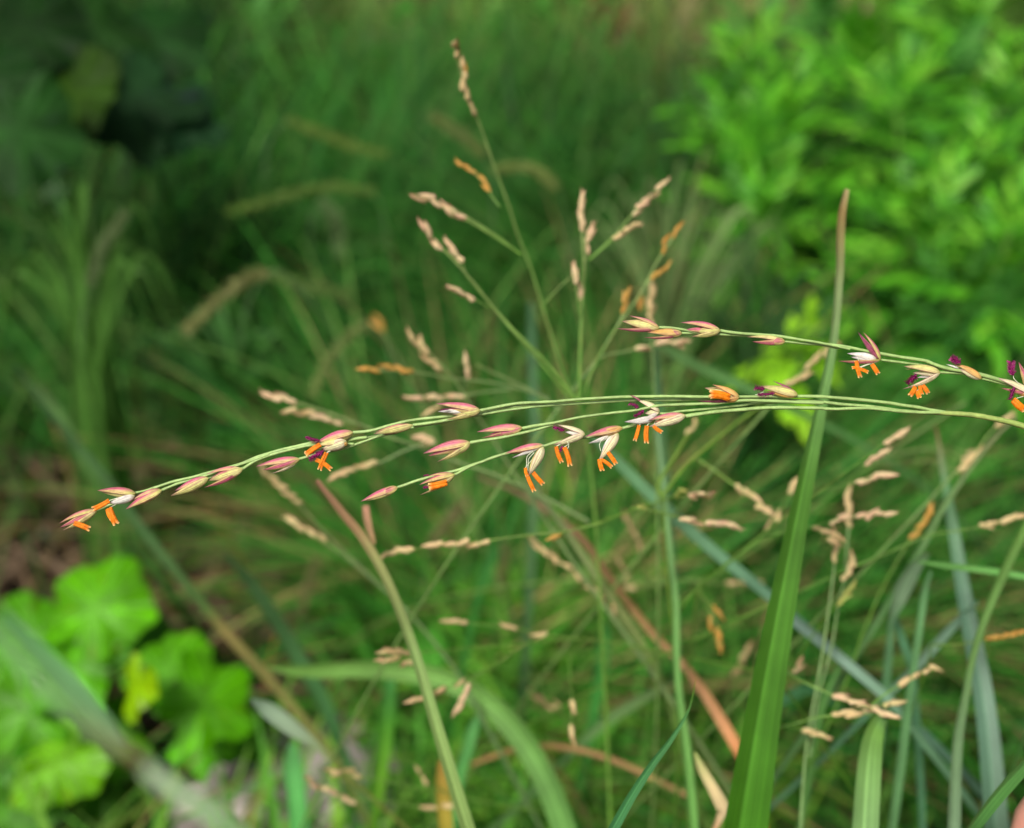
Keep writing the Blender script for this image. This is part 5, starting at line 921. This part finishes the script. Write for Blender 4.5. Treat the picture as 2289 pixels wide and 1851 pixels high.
# ------------------------------------------------------------------ the hand that steadies the stem, mostly outside the frame
def skin_chain(name, chains, mat, label):
    me = bpy.data.meshes.new(name); vs_, es, rad = [], [], []
    idx = {}
    for ch in chains:
        prev = None
        for (key, p, r) in ch:
            if key in idx: cur = idx[key]
            else: cur = len(vs_); vs_.append(tuple(p)); rad.append(r); idx[key] = cur
            if prev is not None: es.append((prev, cur))
            prev = cur
    me.from_pydata(vs_, es, []); o = bpy.data.objects.new(name, me); COL.objects.link(o)
    md = o.modifiers.new('skin', 'SKIN'); md.use_smooth_shade = True
    for i, r in enumerate(rad): me.skin_vertices[0].data[i].radius = (r, r)
    me.skin_vertices[0].data[0].use_root = True
    sb = o.modifiers.new('smooth', 'SUBSURF'); sb.levels = 2; sb.render_levels = 2
    dg = bpy.context.evaluated_depsgraph_get(); me2 = bpy.data.meshes.new_from_object(o.evaluated_get(dg)); bpy.data.objects.remove(o)
    ca = me2.color_attributes.new("Col", 'FLOAT_COLOR', 'POINT'); c = lin((226, 160, 142)); ca.data.foreach_set("color", np.tile([*c, 1], (len(me2.vertices), 1)).astype(np.float32).ravel())
    if not me2.uv_layers: me2.uv_layers.new(name='UVMap')
    me2.materials.clear(); me2.materials.append(mat)
    for p in me2.polygons: p.use_smooth = True
    o = bpy.data.objects.new(name, me2); COL.objects.link(o); return o
def H(x, y, dd=0.0): return P('S', x, y, D0 + dd)
hand = skin_chain('hand', [
 [('wrist', H(3500, 3300, -.01), .024), ('palm', H(3250, 2850, -.008), .023), ('palm2', H(3060, 2480, -.004), .019)],
 [('palm2', H(3060, 2480, -.004), .019), ('i1', H(3000, 2050, .004), .0092), ('i2', H(2860, 1650, .008), .0082), ('i3', H(2700, 1330, .008), .0074), ('i4', H(2625, 1130, .007), .0066)],
 [('palm2', H(3060, 2480, -.004), .019), ('m1', H(2800, 2180, .012), .0094), ('m2', H(2344, 1796, .012), .0106), ('m3', H(2620, 1980, .03), .0076), ('m4', H(2800, 2120, .034), .0068)],
 [('palm2', H(3060, 2480, -.004), .019), ('r1', H(2880, 2500, .018), .009), ('r2', H(2640, 2350, .022), .008), ('r3', H(2760, 2400, .038), .0072), ('r4', H(2900, 2500, .042), .0064)],
 [('palm', H(3250, 2850, -.008), .023), ('p1', H(2980, 2850, .02), .0078), ('p2', H(2800, 2740, .026), .007), ('p3', H(2880, 2780, .038), .0062), ('p4', H(2980, 2850, .042), .0054)],
 [('palm', H(3250, 2850, -.008), .023), ('t1', H(3120, 2300, -.022), .011), ('t2', H(2900, 1700, -.018), .0092), ('t3', H(2720, 1300, -.011), .0084), ('t4', H(2650, 1120, -.008), .0068)]], M_SKIN, '')
tag(hand, 'pale pink knuckle of a hand entering the bottom right corner', 'hand')
